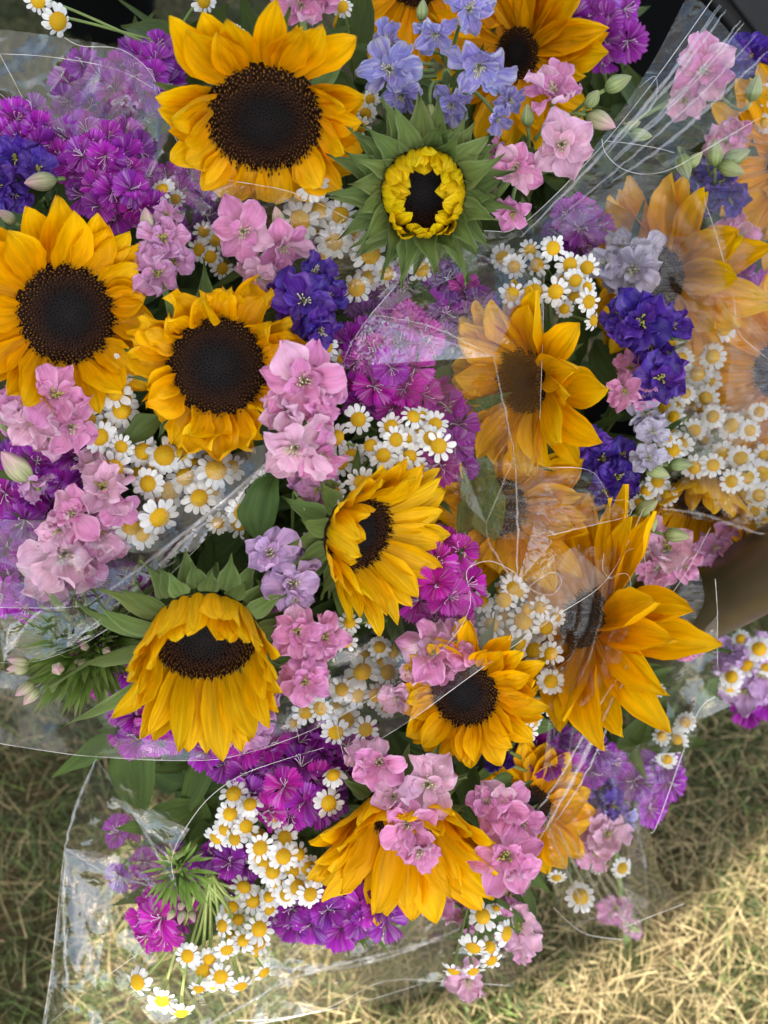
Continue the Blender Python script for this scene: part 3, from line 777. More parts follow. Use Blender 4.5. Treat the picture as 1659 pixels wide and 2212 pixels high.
feverfew('sunlit feverfew spray drooping out of the lowest sleeve on pale stems', [(527, 1917, 34), (500, 1962, 34), (515, 1987, 28), (547, 1945, 30), (582, 1965, 30, 0, (.4, -.4, .6)), (480, 2000, 30, 0, (-.5, -.2, .7)), (497, 2022, 28), (560, 2007, 32), (525, 2032, 28), (560, 2037, 32), (555, 2057, 28, 0, (.2, -.7, .6)), (490, 2052, 28, 0, (.1, -.6, .6)), (405, 2065, 34, 0, (-.3, -.3, .8)), (452, 2072, 30, 0, (0, -.6, .7)), (440, 2097, 30, 0, (.1, -.5, .8)), (477, 2110, 36), (430, 2135, 30, 0, (-.1, -.85, .4)), (462, 2130, 26, 0, (.1, -.7, .5)), (520, 2130, 30, 0, (.2, -.8, .4)), (297, 2122, 36, 0, (-.5, -.35, .7)), (350, 2162, 34, 0, (-.1, -.7, .6)), (392, 2187, 32, 0, (.1, -.9, .35)), (570, 2100, 26, 0, (.4, -.6, .5))], .775, 32, 'low', 117, stem='palestem', node=(450, 1900, .012), srad=.0012, leaves=1, jd=.015)
feverfew('feverfew spray hanging at the bottom beside veiled pink larkspur', [(1043, 1980, 32), (1094, 2017, 32, 0, (.7, -.2, .5)), (1022, 2047, 32, 0, (-.2, -.7, .5)), (1057, 2047, 28), (1062, 2075, 26, 0, (.4, -.6, .5)), (980, 2097, 30, 0, (-.2, -.9, .3)), (1022, 2097, 28, 0, (.2, -.8, .4)), (1072, 1962, 18)], .80, 30, 'low', 118, stem='stem', node=(1010, 1930, .04), leaves=1)
feverfew('scattered feverfew heads behind film over the sunlit grass', [(1254, 1937, 32, 0, (.2, .2, .9)), (1344, 1875, 28, 0, (.4, -.3, .7)), (1292, 1872, 22), (1202, 1895, 24, 0, (0, -.8, .5))], .88, 28, 'right', 119, False, node=(1210, 1720, .06), leaves=1)
feverfew('small feverfew cluster under film below the veiled orange sunflower', [(1228, 1182, 36), (1165, 1182, 30), (1264, 1187, 30), (1200, 1170, 26), (1250, 1160, 26)], .82, 30, 'right', 120, False, spread=.3)
feverfew('greyed feverfew cluster behind film between violet larkspur and right edge', [(1497, 736, 40), (1562, 711, 34), (1507, 808, 36), (1540, 770, 30), (1470, 775, 30), (1450, 740, 26), (1480, 850, 28), (1525, 860, 30), (1455, 900, 30), (1540, 900, 30), (1500, 930, 34), (1580, 920, 34), (1470, 960, 28), (1620, 930, 30), (1640, 890, 28)], .835, 33, 'far', 121, False, spread=.2)
feverfew('feverfew heads among green larkspur buds at the right', [(1450, 972, 36), (1440, 945, 26), (1380, 1085, 24), (1365, 1070, 22), (1350, 1090, 22)], .79, 28, 'right', 122, True)
feverfew('blurred feverfew mass under film along the right edge', [(1614, 1031, 34), (1645, 1024, 32), (1540, 1005, 32), (1580, 1040, 30), (1600, 1065, 30), (1640, 1070, 34), (1500, 1010, 30), (1420, 1040, 28), (1440, 1070, 28), (1630, 1105, 28), (1655, 1130, 26), (1560, 980, 30), (1395, 1060, 26), (1600, 990, 30), (1650, 985, 30)], .825, 31, 'far', 123, False, spread=.2)
feverfew('feverfew heads at the right edge near the top', [(1635, 230, 32), (1655, 205, 26), (1650, 265, 24)], .85, 28, 'far', 124, False)
feverfew('distant feverfew sprig beyond the dark metal tube', [(1640, 1402, 30), (1612, 1436, 30), (1580, 1462, 26), (1600, 1380, 22), (1655, 1440, 24), (1575, 1485, 24)], .95, 28, 'far', 125, False)
feverfew('feverfew heads glimpsed behind the large sunflower beside the metal tube', [(1460, 1600, 30), (1440, 1640, 26), (1480, 1560, 26), (1420, 1490, 20), (1430, 1590, 24)], .89, 26, 'right', 126, False)
feverfew('feverfew heads just right of the uppermost sunflower', [(790, 245, 30), (800, 215, 26), (780, 275, 24), (740, 15, 26)], .76, 28, 'top', 127)

# ------------------------------------------------------------------ larkspur
def lark_parts():
    rn = random.Random(8)
    out, inn = {}, {}
    for c in ('pink', 'palepink', 'mauve', 'lilac', 'blue', 'pale', 'violet'):
        out[c] = [petal_mesh('larkspur_petal', M[c], 1.0, rn.uniform(.72, .95) if c != 'blue' else rn.uniform(.6, .85), PR_LARK if i % 4 else PR_INNER, 10, 12, R(rn.uniform(2, 30)), R(rn.uniform(-45, 20)), 1.1, rn.uniform(-.1, .35), .04, rn.uniform(.09, .2), rn.uniform(1.0, 2.6), rn, rn.uniform(-.5, .5), 0., rn.uniform(-.14, .14), .17) for i in range(10)]
        inn[c] = [petal_mesh('larkspur_inner_petal', M[c], .55, rn.uniform(.36, .5), PR_INNER if i % 2 else PR_LARK, 6, 7, R(rn.uniform(30, 60)), R(rn.uniform(-60, 10)), 1., rn.uniform(.1, .6), 0, .10, rn.uniform(1, 2), rn, rn.uniform(-.4, .4), 0., 0., .16) for i in range(7)]
    m = MB()
    for i in range(16):
        a = rn.uniform(0, 6.28); r = rn.uniform(.02, .10)
        p0 = Vector((r * math.cos(a), r * math.sin(a), 0)); p2 = p0 * rn.uniform(1.4, 2.6) + Vector((0, 0, rn.uniform(.14, .30)))
        m.tube([p0, (p0 + p2) / 2 + Vector((0, 0, .04)), p2, p2 + Vector((rn.uniform(-.02, .02), rn.uniform(-.02, .02), .03))], [.012, .012, .03, .02], 5)
    c1 = m.mesh('larkspur_stamens', M['stamen'])
    m = MB()
    for i in range(14):
        a = rn.uniform(0, 6.28); r = rn.uniform(.02, .08)
        p0 = Vector((r * math.cos(a), r * math.sin(a), 0)); p2 = p0 * rn.uniform(1.6, 3.4) + Vector((0, 0, rn.uniform(.16, .34)))
        m.tube([p0, (p0 + p2) / 2 + Vector((0, 0, .05)), p2, p2 + Vector((.0, .0, .03))], [.011, .010, .024, .016], 5)
    c2 = m.mesh('larkspur_pale_stamens', M['anther'])
    def budmesh(mat):
        m = MB()
        n, s = 10, 20
        v = []; f = []; uv = []
        for i in range(n + 1):
            t = i / n
            r = .30 * math.sin(math.pi * min(1, t ** .85)) ** .75 * (1 - .25 * t) + .004
            for k in range(s):
                a = 2 * math.pi * k / s
                rr = r * (1 + .10 * math.cos(5 * a))
                v.append((rr * math.cos(a), rr * math.sin(a), t)); uv.append((abs(2 * k / s - 1), t))
        for i in range(n):
            for k in range(s):
                f.append((i * s + k, i * s + (k + 1) % s, (i + 1) * s + (k + 1) % s, (i + 1) * s + k))
        m.add(v, f, uv)
        return m.mesh('larkspur_bud', M[mat])
    return out, inn, (c1, c2), {'bud': budmesh('bud'), 'pinkbud': budmesh('pinkbud')}
LOUT, LINN, LCEN, LBUD = lark_parts()
def larkspur(label, col, blossoms, d, bq, seed, buds=(), inner=6, stemtop=None, pale=0, cat='larkspur'):
    """blossoms: (x, y, radius, depth offset, normal)"""
    rn = random.Random(seed)
    ft = foot(bq, rn)
    t = thing('larkspur_spike', label, cat, ft, 'larkspur spikes in the bouquets')
    T = Matrix.Translation(-ft)
    n0 = max(1, len(blossoms))
    pts = blossoms or [(b[0], b[1]) for b in buds]
    cx = sum(b[0] for b in pts) / len(pts); cy = sum(b[1] for b in pts) / len(pts)
    ax = P(cx, cy, d + .05)
    st = MB()
    st.tube(bez(ft, (ft + ax) / 2 + Vector((0, -.02, .05)), ax, 8), .003, 6)
    for b in blossoms:
        dd = d + (b[3] if len(b) > 3 else 0) + rn.uniform(-.006, .006)
        p = P(b[0], b[1], dd)
        n = b[4] if len(b) > 4 else (.55 * (b[0] - cx) / 90 + rn.uniform(-.35, .35), -.55 * (b[1] - cy) / 90 + rn.uniform(-.35, .35), 1)
        nw = W3(n, p)
        r = b[2] * S(dd) * 1.12
        c = rn.choice(('pink', 'pink', 'palepink')) if col == 'pink' else (col if isinstance(col, str) else rn.choice(col))
        H = T @ frame(p, nw, rn.uniform(0, 6.28)) @ Matrix.Scale(r, 4)
        bl = ob('blossom', LCEN[1 if (pale or rn.random() < .3) else 0], t, H)
        k0 = rn.choice((6, 7, 8))
        for k in range(k0):
            a = 2 * math.pi * (k + rn.uniform(-.18, .18)) / k0
            ob('petal', rn.choice(LOUT[c if rn.random() < .85 or c != 'pink' else 'palepink']), bl, Matrix.Rotation(a, 4, 'Z') @ Matrix.Translation((.04, 0, -.03 * (k % 2))) @ Matrix.Rotation(rn.uniform(-.5, .5), 4, 'X') @ Matrix.Rotation(rn.uniform(-.55, .3), 4, 'Y') @ Matrix.Scale(rn.uniform(.82, 1.06), 4))
        for k in range(inner):
            a = 2 * math.pi * (k + .5 + rn.uniform(-.2, .2)) / inner
            ob('petal', rn.choice(LINN[c]), bl, Matrix.Rotation(a, 4, 'Z') @ Matrix.Translation((.06, 0, .02)) @ Matrix.Rotation(rn.uniform(-.4, .4), 4, 'X') @ Matrix.Scale(rn.uniform(.8, 1.15), 4))
        st.tube(bez(p - nw * r * .02, p - nw * .025, ax + (p - ax) * .25, 6), [.0016, .0013, .0013, .0013, .0014, .0016], 6)
    for (bx, by, L, dx, dy, kind, *o2) in buds:
        dd = d + (o2[0] if o2 else 0)
        p = P(bx, by, dd)
        dirw = W3((dx, dy, .25), p)
        s = L * S(dd)
        ob('bud', LBUD[kind], t, T @ frame(p - dirw * s * .5, dirw, rn.uniform(0, 6)) @ Matrix.Scale(s, 4))
        q = p - dirw * s * .5
        st.tube(bez(q, q - dirw * .018, ax + (p - ax) * .3, 6), .0013, 6)
    ob('stem', st.mesh('larkspur_stem', M['stem']), t, T)
    for k in range(3):
        me = petal_mesh('leaf', M['leaf'], .05 * rn.uniform(.6, 1.1), .007, PR_LEAF, 2, 6, R(rn.uniform(-20, 40)), R(rn.uniform(-40, 40)), 1., .3, 0, 0, 1, rn)
        ob('leaf', me, t, T @ frame(ax - Vector((0, 0, .02 * k)), W3((rn.uniform(-.5, .5), rn.uniform(-.5, .5), 1)), rn.uniform(0, 6.28)))
    return t
larkspur('pink larkspur cut off at the top edge above the uppermost sunflower', 'pink', [(650, 12, 50), (690, -10, 45), (620, -5, 40)], .74, 'top', 201)
larkspur('pale blue larkspur with drooping trumpet blossoms above the green-bracted sunflower', 'blue', [(842, 150, 68, 0, (-.1, .05, 1)), (1035, 140, 70, -.01, (-.1, -.5, .8)), (942, 72, 50, .005, (-.2, -.5, .7)), (1012, 22, 58, 0, (.3, .3, .9)), (868, 205, 50, .012, (0, -.5, .8)), (1075, 255, 36, .01, (.4, -.6, .6)), (975, 225, 44, .03), (1100, 215, 34, .02), (840, 95, 48, .015, (-.2, .5, .8))], .71, 'top', 202, [(912, 22, 46, .1, 1, 'bud'), (930, 240, 34, .1, -1, 'bud', .02)], 6, pale=1)
larkspur('pink larkspur with two open rosettes and fat green buds right of the green-bracted sunflower', 'pink', [(1212, 312, 72, -.005, (.1, .1, 1)), (1115, 362, 56, 0, (-.1, -.1, 1)), (1195, 205, 66, .005, (0, .75, .65)), (1108, 458, 42, .01, (.1, -.5, .8)), (1075, 330, 30, .015)], .705, 'top', 203, [(1335, 180, 64, .9, .45, 'bud', -.004), (1280, 214, 52, .2, .3, 'bud', -.004), (1298, 262, 72, .9, -.35, 'pinkbud', 0), (1140, 250, 50, -.1, 1, 'bud', .005)], 7)
larkspur('dull pink larkspur blossom behind film in the top right', 'pink', [(1518, 150, 66, 0, (.1, .1, 1)), (1480, 215, 44, .01)], .83, 'far', 204, [(1385, 292, 50, .9, -.1, 'bud', -.04), (1365, 272, 42, .8, .4, 'bud', -.035), (1630, 190, 60, .2, 1, 'bud')], 5)
larkspur('dark violet larkspur in the upper right corner beside the black crate', 'violet', [(1615, 118, 50), (1655, 150, 45), (1590, 108, 32)], .86, 'far', 205)
larkspur('pale pink larkspur with star-like blossom just left of the veiled feverfew', 'pink', [(525, 500, 70, 0, (-.05, .1, 1)), (612, 530, 60, .004, (.3, -.5, .8)), (560, 600, 40, .01), (545, 580, 34, .012)], .715, 'left', 206, [(600, 470, 50, -.2, 1, 'pinkbud')], 3, pale=1)
larkspur('dusty mauve larkspur with a green bud between the two left sunflowers', 'mauve', [(352, 518, 56, 0, (.2, .3, .9)), (340, 590, 56, 0), (375, 560, 44, .006), (310, 560, 36, .008), (360, 470, 36, .008)], .715, 'left', 207, [(318, 476, 56, -.1, 1, 'pinkbud', -.005)], 6)
larkspur('deep violet larkspur with a white curled petal beside the curled-petal sunflower', 'violet', [(655, 650, 76, 0, (-.1, 0, 1)), (690, 712, 52, .004, (.3, -.4, .8)), (682, 590, 46, .005, (.1, .5, .8)), (620, 625, 44, .008), (715, 640, 40, .012)], .705, 'mid', 208, (), 6, pale=1)
larkspur('indigo larkspur with green buds at the left edge above the sunflower', 'violet', [(35, 340, 56), (80, 365, 44), (0, 400, 50), (30, 420, 40)], .735, 'left', 209, [(88, 392, 72, -1, -.1, 'pinkbud', -.02), (15, 468, 46, -.6, .5, 'pinkbud', -.03)], 5)
larkspur('bunch of pink larkspur covering the lower edge of the left sunflower', 'pink', [(115, 855, 66, -.012, (.2, .4, .9)), (70, 905, 62, -.008), (150, 920, 60, -.006), (35, 890, 54, 0), (110, 940, 52, 0), (165, 870, 40, 0), (60, 850, 40, 0)], .71, 'left', 210, [(10, 905, 70, -.3, .9, 'bud')], 6)
larkspur('pale opening larkspur bud over purple sweet william at the left edge', 'mauve', [(70, 1040, 44, .01, (.6, -.6, .5))], .705, 'left', 211, [(35, 1008, 92, -.7, .75, 'pinkbud', 0)], 4)
larkspur('pink larkspur cluster left of the dense feverfew, below purple sweet william', 'pink', [(222, 1055, 66, 0, (0, .3, 1)), (160, 1110, 62, 0), (200, 1010, 46, .006, (0, .8, .6)), (255, 1095, 50, .005), (130, 1145, 50, .004)], .725, 'left', 212, (), 6)
larkspur('film-covered pink larkspur lowest in the left bouquet', 'pink', [(140, 1195, 84, 0, (-.1, -.2, 1)), (215, 1150, 60, 0, (.2, 0, 1)), (110, 1250, 56, .005, (-.2, -.6, .8)), (185, 1225, 46, .006), (235, 1180, 40, .006)], .745, 'left', 213, (), 4)
larkspur('large near pink larkspur floating over the curled-petal sunflower', 'pink', [(655, 825, 84, 0, (.1, .3, 1)), (705, 830, 52, .004, (.6, .2, .7)), (640, 965, 80, -.004, (-.2, -.3, 1)), (690, 985, 60, .004, (.4, -.3, .8)), (615, 890, 56, .006, (-.6, 0, .7)), (690, 890, 44, .012, (.3, 0, .9))], .672, 'mid', 214, (), 7, pale=1)
larkspur('lilac larkspur pair above the double pink larkspur, green bud on top', 'lilac', [(583, 1195, 62, 0, (-.1, .2, 1)), (632, 1260, 66, 0, (.1, -.2, 1)), (660, 1200, 42, .006, (.5, .2, .8)), (640, 1290, 40, .006)], .70, 'mid', 215, [(652, 1098, 54, .3, -.9, 'bud', 0)], 5, pale=1)
larkspur('small mauve larkspur under the near pink one, above the right-turned sunflower', 'mauve', [(685, 1055, 46, 0, (.1, -.2, 1)), (650, 1035, 30, .006)], .705, 'mid', 216, (), 4)
larkspur('double pink larkspur with tight rosettes right of the nodding sunflower', 'pink', [(645, 1365, 58, 0, (0, 0, 1)), (700, 1375, 52, .003, (.3, 0, 1)), (658, 1472, 54, 0, (.05, -.1, 1)), (680, 1410, 40, .008), (620, 1330, 36, .01)], .70, 'mid', 217, (), 9)
larkspur('pink larkspur under the nodding sunflower, partly behind film', 'mauve', [(555, 1525, 52, 0), (525, 1580, 46, .005), (590, 1490, 40, .006), (560, 1575, 36, .01)], .735, 'mid', 218, (), 7)
larkspur('ruffled pink larkspur under a film edge, upper left of the golden lower sunflower', 'pink', [(935, 1405, 72, 0, (-.1, .1, 1)), (985, 1390, 52, .003, (.5, .3, .8)), (905, 1440, 46, .005), (860, 1505, 42, .01), (960, 1440, 44, .004)], .735, 'mid', 219, (), 7)
larkspur('pink larkspur draped over the centre of the bottom hanging sunflower', 'pink', [(820, 1650, 62, .004, (-.1, .2, 1)), (922, 1695, 74, 0, (.1, .1, 1)), (880, 1780, 60, 0, (-.2, -.2, 1)), (905, 1835, 52, .003, (.1, -.6, .8)), (850, 1720, 46, .006), (780, 1640, 40, .01)], .715, 'low', 220, (), 6, pale=1)
larkspur('pink larkspur column right of the bottom hanging sunflower', 'pink', [(1085, 1745, 62, .004, (0, .3, 1)), (1095, 1850, 78, 0, (0, -.05, 1)), (1130, 1780, 48, .006), (1055, 1735, 44, .006), (1120, 1880, 46, .006, (.3, -.6, .7))], .735, 'low', 221, (), 7)
larkspur('washed-out pink larkspur behind film at the bottom, beside hanging feverfew', 'pink', [(955, 1935, 52, 0), (1005, 1975, 44, .01), (1010, 2115, 46, .02, (0, -.6, .8)), (1115, 2000, 56, .02, (.2, 0, 1)), (1090, 1930, 50, .02), (1130, 2040, 40, .03)], .835, 'low', 222, (), 3)
larkspur('violet larkspur pair right of the creased film, yellow-green centres', 'violet', [(1385, 690, 72, 0, (0, 0, 1)), (1428, 818, 62, 0, (.1, 0, 1)), (1450, 705, 46, .006, (.5, .1, .8)), (1350, 720, 42, .008), (1405, 745, 46, .004, (.1, -.5, .8)), (1340, 680, 40, .01)], .765, 'right', 223, (), 6)
larkspur('greyish lilac larkspur behind film left of the veiled right sunflower', 'pale', [(1368, 580, 62, 0), (1345, 540, 50, .005), (1310, 570, 44, .006), (1390, 545, 44, .006), (1350, 620, 46, .006)], .80, 'far', 224, (), 6, pale=1)
larkspur('violet larkspur with round green buds below the half-veiled golden sunflower', 'violet', [(1300, 990, 50), (1332, 1030, 50), (1275, 960, 42), (1345, 985, 40, .006), (1310, 1060, 40, .006), (1350, 1050, 36, .008)], .785, 'right', 225, [(1398, 1096, 58, .75, .5, 'bud', -.02), (1408, 1130, 44, .1, -.5, 'bud', -.02), (1462, 1157, 58, 1, -.1, 'bud', -.02), (1420, 1020, 56, .9, -.3, 'bud', -.015), (1470, 1004, 52, 1, 0, 'bud', -.01), (1345, 1160, 50, .1, 1, 'bud', 0)], 5)
larkspur('pale green half-open larkspur blossom beside the round green buds', 'pale', [(1400, 990, 38, 0, (.1, .2, 1)), (1395, 890, 44, .004, (.1, -.5, .8)), (1410, 930, 34, .006)], .77, 'right', 226, (), 4, pale=1)
larkspur('small pink larkspur between the violet pair and golden petals', 'pink', [(1352, 845, 42, 0, (-.4, 0, .9)), (1395, 850, 36, .0, (.3, -.6, .7)), (1365, 795, 36, .01)], .762, 'right', 227, (), 2)
larkspur('veiled pink larkspur above the large sunflower near the metal tube', 'pink', [(1440, 1190, 66, 0), (1385, 1170, 56, .005), (1475, 1220, 44, .005), (1420, 1230, 44, .005)], .83, 'right', 228, (), 7)
larkspur('dark pink larkspur beside the upper end of the metal tube', 'mauve', [(1545, 1185, 48), (1590, 1170, 40), (1560, 1210, 30)], .85, 'far', 229, (), 6)
larkspur('violet larkspur with thick green leaves at the upper right', 'violet', [(1548, 400, 58, 0), (1520, 430, 44, .005), (1575, 430, 40, .005), (1500, 380, 36, .01)], .83, 'far', 230, [(1478, 360, 62, .3, -.7, 'bud', -.03), (1500, 345, 46, .5, .5, 'bud', -.03), (1545, 330, 62, -.1, 1, 'bud', -.03), (1590, 340, 66, .9, .5, 'bud', -.03), (1580, 365, 62, .9, -.3, 'bud', -.03)], 5)
larkspur('dull pink larkspur above the upper right violet larkspur', 'pink', [(1565, 305, 44), (1590, 285, 34)], .845, 'far', 231, (), 4)
larkspur('star-shaped pink larkspur at the right edge above the veiled sunflower petals', 'pink', [(1597, 508, 52, 0, (.1, 0, 1)), (1560, 505, 34, .006)], .835, 'far', 232, (), 3)
larkspur('faded pink larkspur behind the streaked film at lower right', 'pink', [(1250, 1780, 58), (1310, 1800, 52), (1285, 1840, 46), (1225, 1740, 40)], .87, 'right', 233, (), 4)
larkspur('blue-violet larkspur bits behind film under the golden lower sunflower', ['violet', 'blue'], [(1290, 1700, 46), (1320, 1740, 40), (1340, 1770, 36), (1085, 1645, 40, -.06), (1060, 1610, 34, -.06)], .875, 'right', 234, (), 4)
larkspur('distant mauve larkspur beyond the dark metal tube', 'lilac', [(1575, 1410, 48), (1640, 1450, 56), (1610, 1490, 50), (1650, 1400, 40)], .96, 'far', 235, (), 4)
larkspur('tiny pink larkspur blossom wedged between the big petals beside the metal tube', 'pink', [(1490, 1392, 30, 0, (.3, 0, .9)), (1480, 1410, 22)], .805, 'right', 236, (), 3)
larkspur('pink larkspur petal lying on the sunlit grass below the film corner', 'pink', [(1330, 1965, 36, 0, (0, .4, .8)), (1365, 2000, 26, .02)], 1.06, 'right', 237, [(1370, 2005, 34, .6, -.3, 'bud', .01)], 0)

# ------------------------------------------------------------------ sweet william
def sw_parts():
    rn = random.Random(6)
    P_ = {}; J_ = {}
    for c in ('magenta', 'hotpink', 'plum'):
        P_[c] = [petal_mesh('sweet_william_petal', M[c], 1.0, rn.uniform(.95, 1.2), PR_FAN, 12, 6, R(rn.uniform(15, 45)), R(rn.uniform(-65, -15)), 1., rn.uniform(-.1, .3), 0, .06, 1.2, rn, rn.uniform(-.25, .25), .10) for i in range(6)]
        J_[c] = []
        for q in range(3):
            m = MB()
            for k in range(5):
                vv, ff, uu = petal_geo(1.0, 1.1, PR_FAN, 8, 5, R(rn.uniform(15, 40)), R(rn.uniform(-60, -15)), 1., .1, 0, .05, 1.2, rn, rn.uniform(-.2, .2), .10)
                T = Matrix.Rotation(2 * math.pi * k / 5 + rn.uniform(-.1, .1), 4, 'Z') @ Matrix.Translation((.04, 0, 0))
                m.add([T @ Vector(p) for p in vv], ff, uu)
            J_[c].append(m.mesh('sweet_william_petals', M[c]))
    E = []
    for q in range(3):
        m = MB()
        for i in range(5 if q else 3):
            a = rn.uniform(0, 6.28)
            p0 = Vector((0, 0, -.1)); p1 = Vector((math.cos(a) * .12, math.sin(a) * .12, .25)); p2 = Vector((math.cos(a) * rn.uniform(.2, .45), math.sin(a) * rn.uniform(.2, .45), rn.uniform(.35, .5)))
            p3 = p2 + Vector((rn.uniform(-.12, .12), rn.uniform(-.12, .12), rn.uniform(-.08, .05)))
            m.tube(bez(p0, p1, p2, 5) + [p3], [.018, .016, .015, .014, .016, .02], 5)
        E.append(m.mesh('sweet_william_styles', M['white']))
    return P_, J_, E
SWP, SWJ, SWE = sw_parts()
def spikes(t, T, p, nw, s, n, rn, L=.6, rad=.5, wd=.09):
    m = MB()
    for i in range(n):
        u = W3((rn.uniform(-1, 1), rn.uniform(-1, 1), rn.uniform(-.2, 1)))
        b = p - nw * s * .8 + u * s * rad * rn.uniform(.2, .7)
        vv, ff, uu = petal_geo(s * L * rn.uniform(.7, 1.4), s * wd, PR_LEAF, 2, 4, R(rn.uniform(-15, 15)), R(rn.uniform(-30, 30)), 1., .3)
        X = Matrix.Translation(b) @ (u + nw * .5).to_track_quat('X', 'Z').to_matrix().to_4x4()
        m.add([X @ Vector(q) for q in vv], ff, uu)
    ob('bracts', m.mesh('sweet_william_bracts', M['spike']), t, T, kind='stuff')
def sweetwilliam(label, cx, cy, rx, ry, n, d, bq, seed, col='magenta', r=38, fine=True, nrm=(0, 0, 1), dome=.02, pts=None, jd=.006):
    rn = random.Random(seed)
    ft = foot(bq, rn)
    t = thing('sweet_william', label, 'sweet william', ft, 'sweet william heads in the bouquets')
    T = Matrix.Translation(-ft)
    L = list(pts or [])
    tries = 0
    while len(L) < n and tries < 3000:
        tries += 1
        a = rn.uniform(0, 6.28); q = math.sqrt(rn.random())
        x = cx + rx * q * math.cos(a); y = cy + ry * q * math.sin(a)
        if all(math.hypot(x - b[0], y - b[1]) > r * (1.05 - .0002 * tries) for b in L):
            L.append((x, y))
    ax = P(cx, cy, d + .06)
    st = MB()
    st.tube(bez(ft, (ft + ax) / 2 + Vector((0, -.02, .05)), ax, 8), .0028, 6)
    for x, y in L:
        ux, uy = (x - cx) / max(rx, 1), (y - cy) / max(ry, 1)
        dd = d + dome * (ux * ux + uy * uy) + rn.uniform(-jd, jd)
        p = P(x, y, dd)
        nw = W3((nrm[0] + .6 * ux + rn.uniform(-.45, .45), nrm[1] - .6 * uy + rn.uniform(-.45, .45), nrm[2]), p)
        s = r * rn.uniform(.88, 1.12) * S(dd)
        c = col if isinstance(col, str) else rn.choice(col)
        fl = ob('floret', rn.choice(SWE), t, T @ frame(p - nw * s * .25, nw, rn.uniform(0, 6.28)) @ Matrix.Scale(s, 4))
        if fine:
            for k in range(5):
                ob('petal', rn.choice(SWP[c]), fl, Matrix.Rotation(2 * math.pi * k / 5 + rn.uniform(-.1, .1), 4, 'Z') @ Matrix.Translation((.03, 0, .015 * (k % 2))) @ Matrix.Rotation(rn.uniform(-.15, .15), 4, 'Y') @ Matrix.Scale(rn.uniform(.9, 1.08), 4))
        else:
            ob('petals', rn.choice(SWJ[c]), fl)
        st.tube(bez(p - nw * s * .3, p - nw * .02, ax + (p - ax) * .35, 5), [.0022, .0018, .0013, .0013, .0015], 6)
    ob('stem', st.mesh('sweet_william_stem', M['stem']), t, T)
    spikes(t, T, P(cx, cy, d + .025), W3((0, 0, 1)), max(rx, ry) * S(d), 26, rn, .5, 1.1)
    return t
mp = ['magenta', 'plum']; mh = ['magenta', 'hotpink']
sweetwilliam('purple sweet william head at the left edge above the indigo larkspur', 45, 285, 75, 60, 10, .735, 'left', 301, mp, 40)
sweetwilliam('purple sweet william head with open fringed florets left of the uppermost sunflower', 215, 330, 95, 55, 13, .73, 'left', 302, mp, 42)
sweetwilliam('purple sweet william head right above the left sunflower top petal', 255, 420, 85, 62, 13, .725, 'left', 303, mp, 40)
sweetwilliam('large purple sweet william head veiled by the upper left film', 250, 215, 120, 100, 18, .785, 'top', 304, mp, 40, False)
sweetwilliam('dark purple sweet william head touching the left petals of the uppermost sunflower', 335, 140, 42, 58, 7, .745, 'top', 305, 'plum', 36)
sweetwilliam('shaded purple sweet william under the film edge below the uppermost sunflower', 385, 450, 70, 90, 11, .765, 'left', 306, mp, 36, False)
sweetwilliam('wide bright magenta sweet william head right of the near pink larkspur', 835, 790, 100, 115, 16, .735, 'mid', 307, mh, 46)
sweetwilliam('magenta sweet william head under film between the veiled feverfew and creases', 905, 665, 130, 75, 15, .77, 'mid', 308, ['magenta', 'plum', 'hotpink'], 44, False)
sweetwilliam('purple sweet william head under the left pink larkspur bunch', 120, 1000, 105, 60, 11, .735, 'left', 309, ['magenta', 'plum'], 46)
sweetwilliam('purple sweet william head at the left edge beside the lower pink larkspur', 35, 1120, 70, 85, 10, .745, 'left', 310, ['plum', 'magenta'], 46)
sweetwilliam('purple sweet william row pressed under the film at the left edge', 150, 1270, 165, 50, 12, .765, 'left', 311, mp, 44, False)
sweetwilliam('hot magenta sweet william head under the right-turned yellow sunflower', 955, 1265, 62, 95, 10, .735, 'mid', 312, 'hotpink', 46)
sweetwilliam('magenta sweet william behind the bracts of the nodding sunflower', 235, 1420, 75, 70, 9, .755, 'mid', 313, mh, 40)
sweetwilliam('magenta sweet william under the tips of the nodding sunflower petals', 325, 1560, 85, 62, 9, .755, 'mid', 314, mh, 42)
sweetwilliam('magenta sweet william head above the lower shaded feverfew cluster', 630, 1705, 105, 66, 12, .75, 'low', 315, ['hotpink', 'magenta', 'plum'], 46)
sweetwilliam('purple sweet william band under the lower shaded feverfew cluster', 720, 1965, 135, 48, 13, .775, 'low', 316, mp, 42)
sweetwilliam('sunlit magenta sweet william poking out of the lowest sleeve', 345, 1985, 50, 60, 6, .775, 'low', 317, 'hotpink', 44, True, (-.3, -.2, .9))
sweetwilliam('purple sweet william in the shade just above the sunlit feverfew spray', 480, 1868, 62, 42, 7, .785, 'low', 318, mp, 38)
sweetwilliam('dim purple sweet william head behind film at the top right', 1290, 55, 75, 85, 11, .82, 'far', 319, 'plum', 44, False)
sweetwilliam('purple sweet william head behind film left of the streaked film fold', 1215, 1650, 110, 60, 12, .85, 'right', 320, mp, 42, False)
sweetwilliam('small purple sweet william between the green-bracted sunflower and veiled right sunflower', 1245, 490, 48, 46, 6, .82, 'far', 321, mp, 38, False)
sweetwilliam('veiled magenta sweet william band right below the film rim at the bottom centre', 560, 1625, 130, 50, 11, .77, 'low', 322, ['magenta', 'hotpink'], 42, False)
sweetwilliam('veiled magenta sweet william between the feverfew spray and the creased film', 960, 930, 55, 110, 8, .775, 'mid', 323, mh, 44, False)
sweetwilliam('purple sweet william under film left of the bottom pink larkspur', 740, 1620, 80, 50, 8, .775, 'low', 324, ['magenta', 'plum'], 42, False)
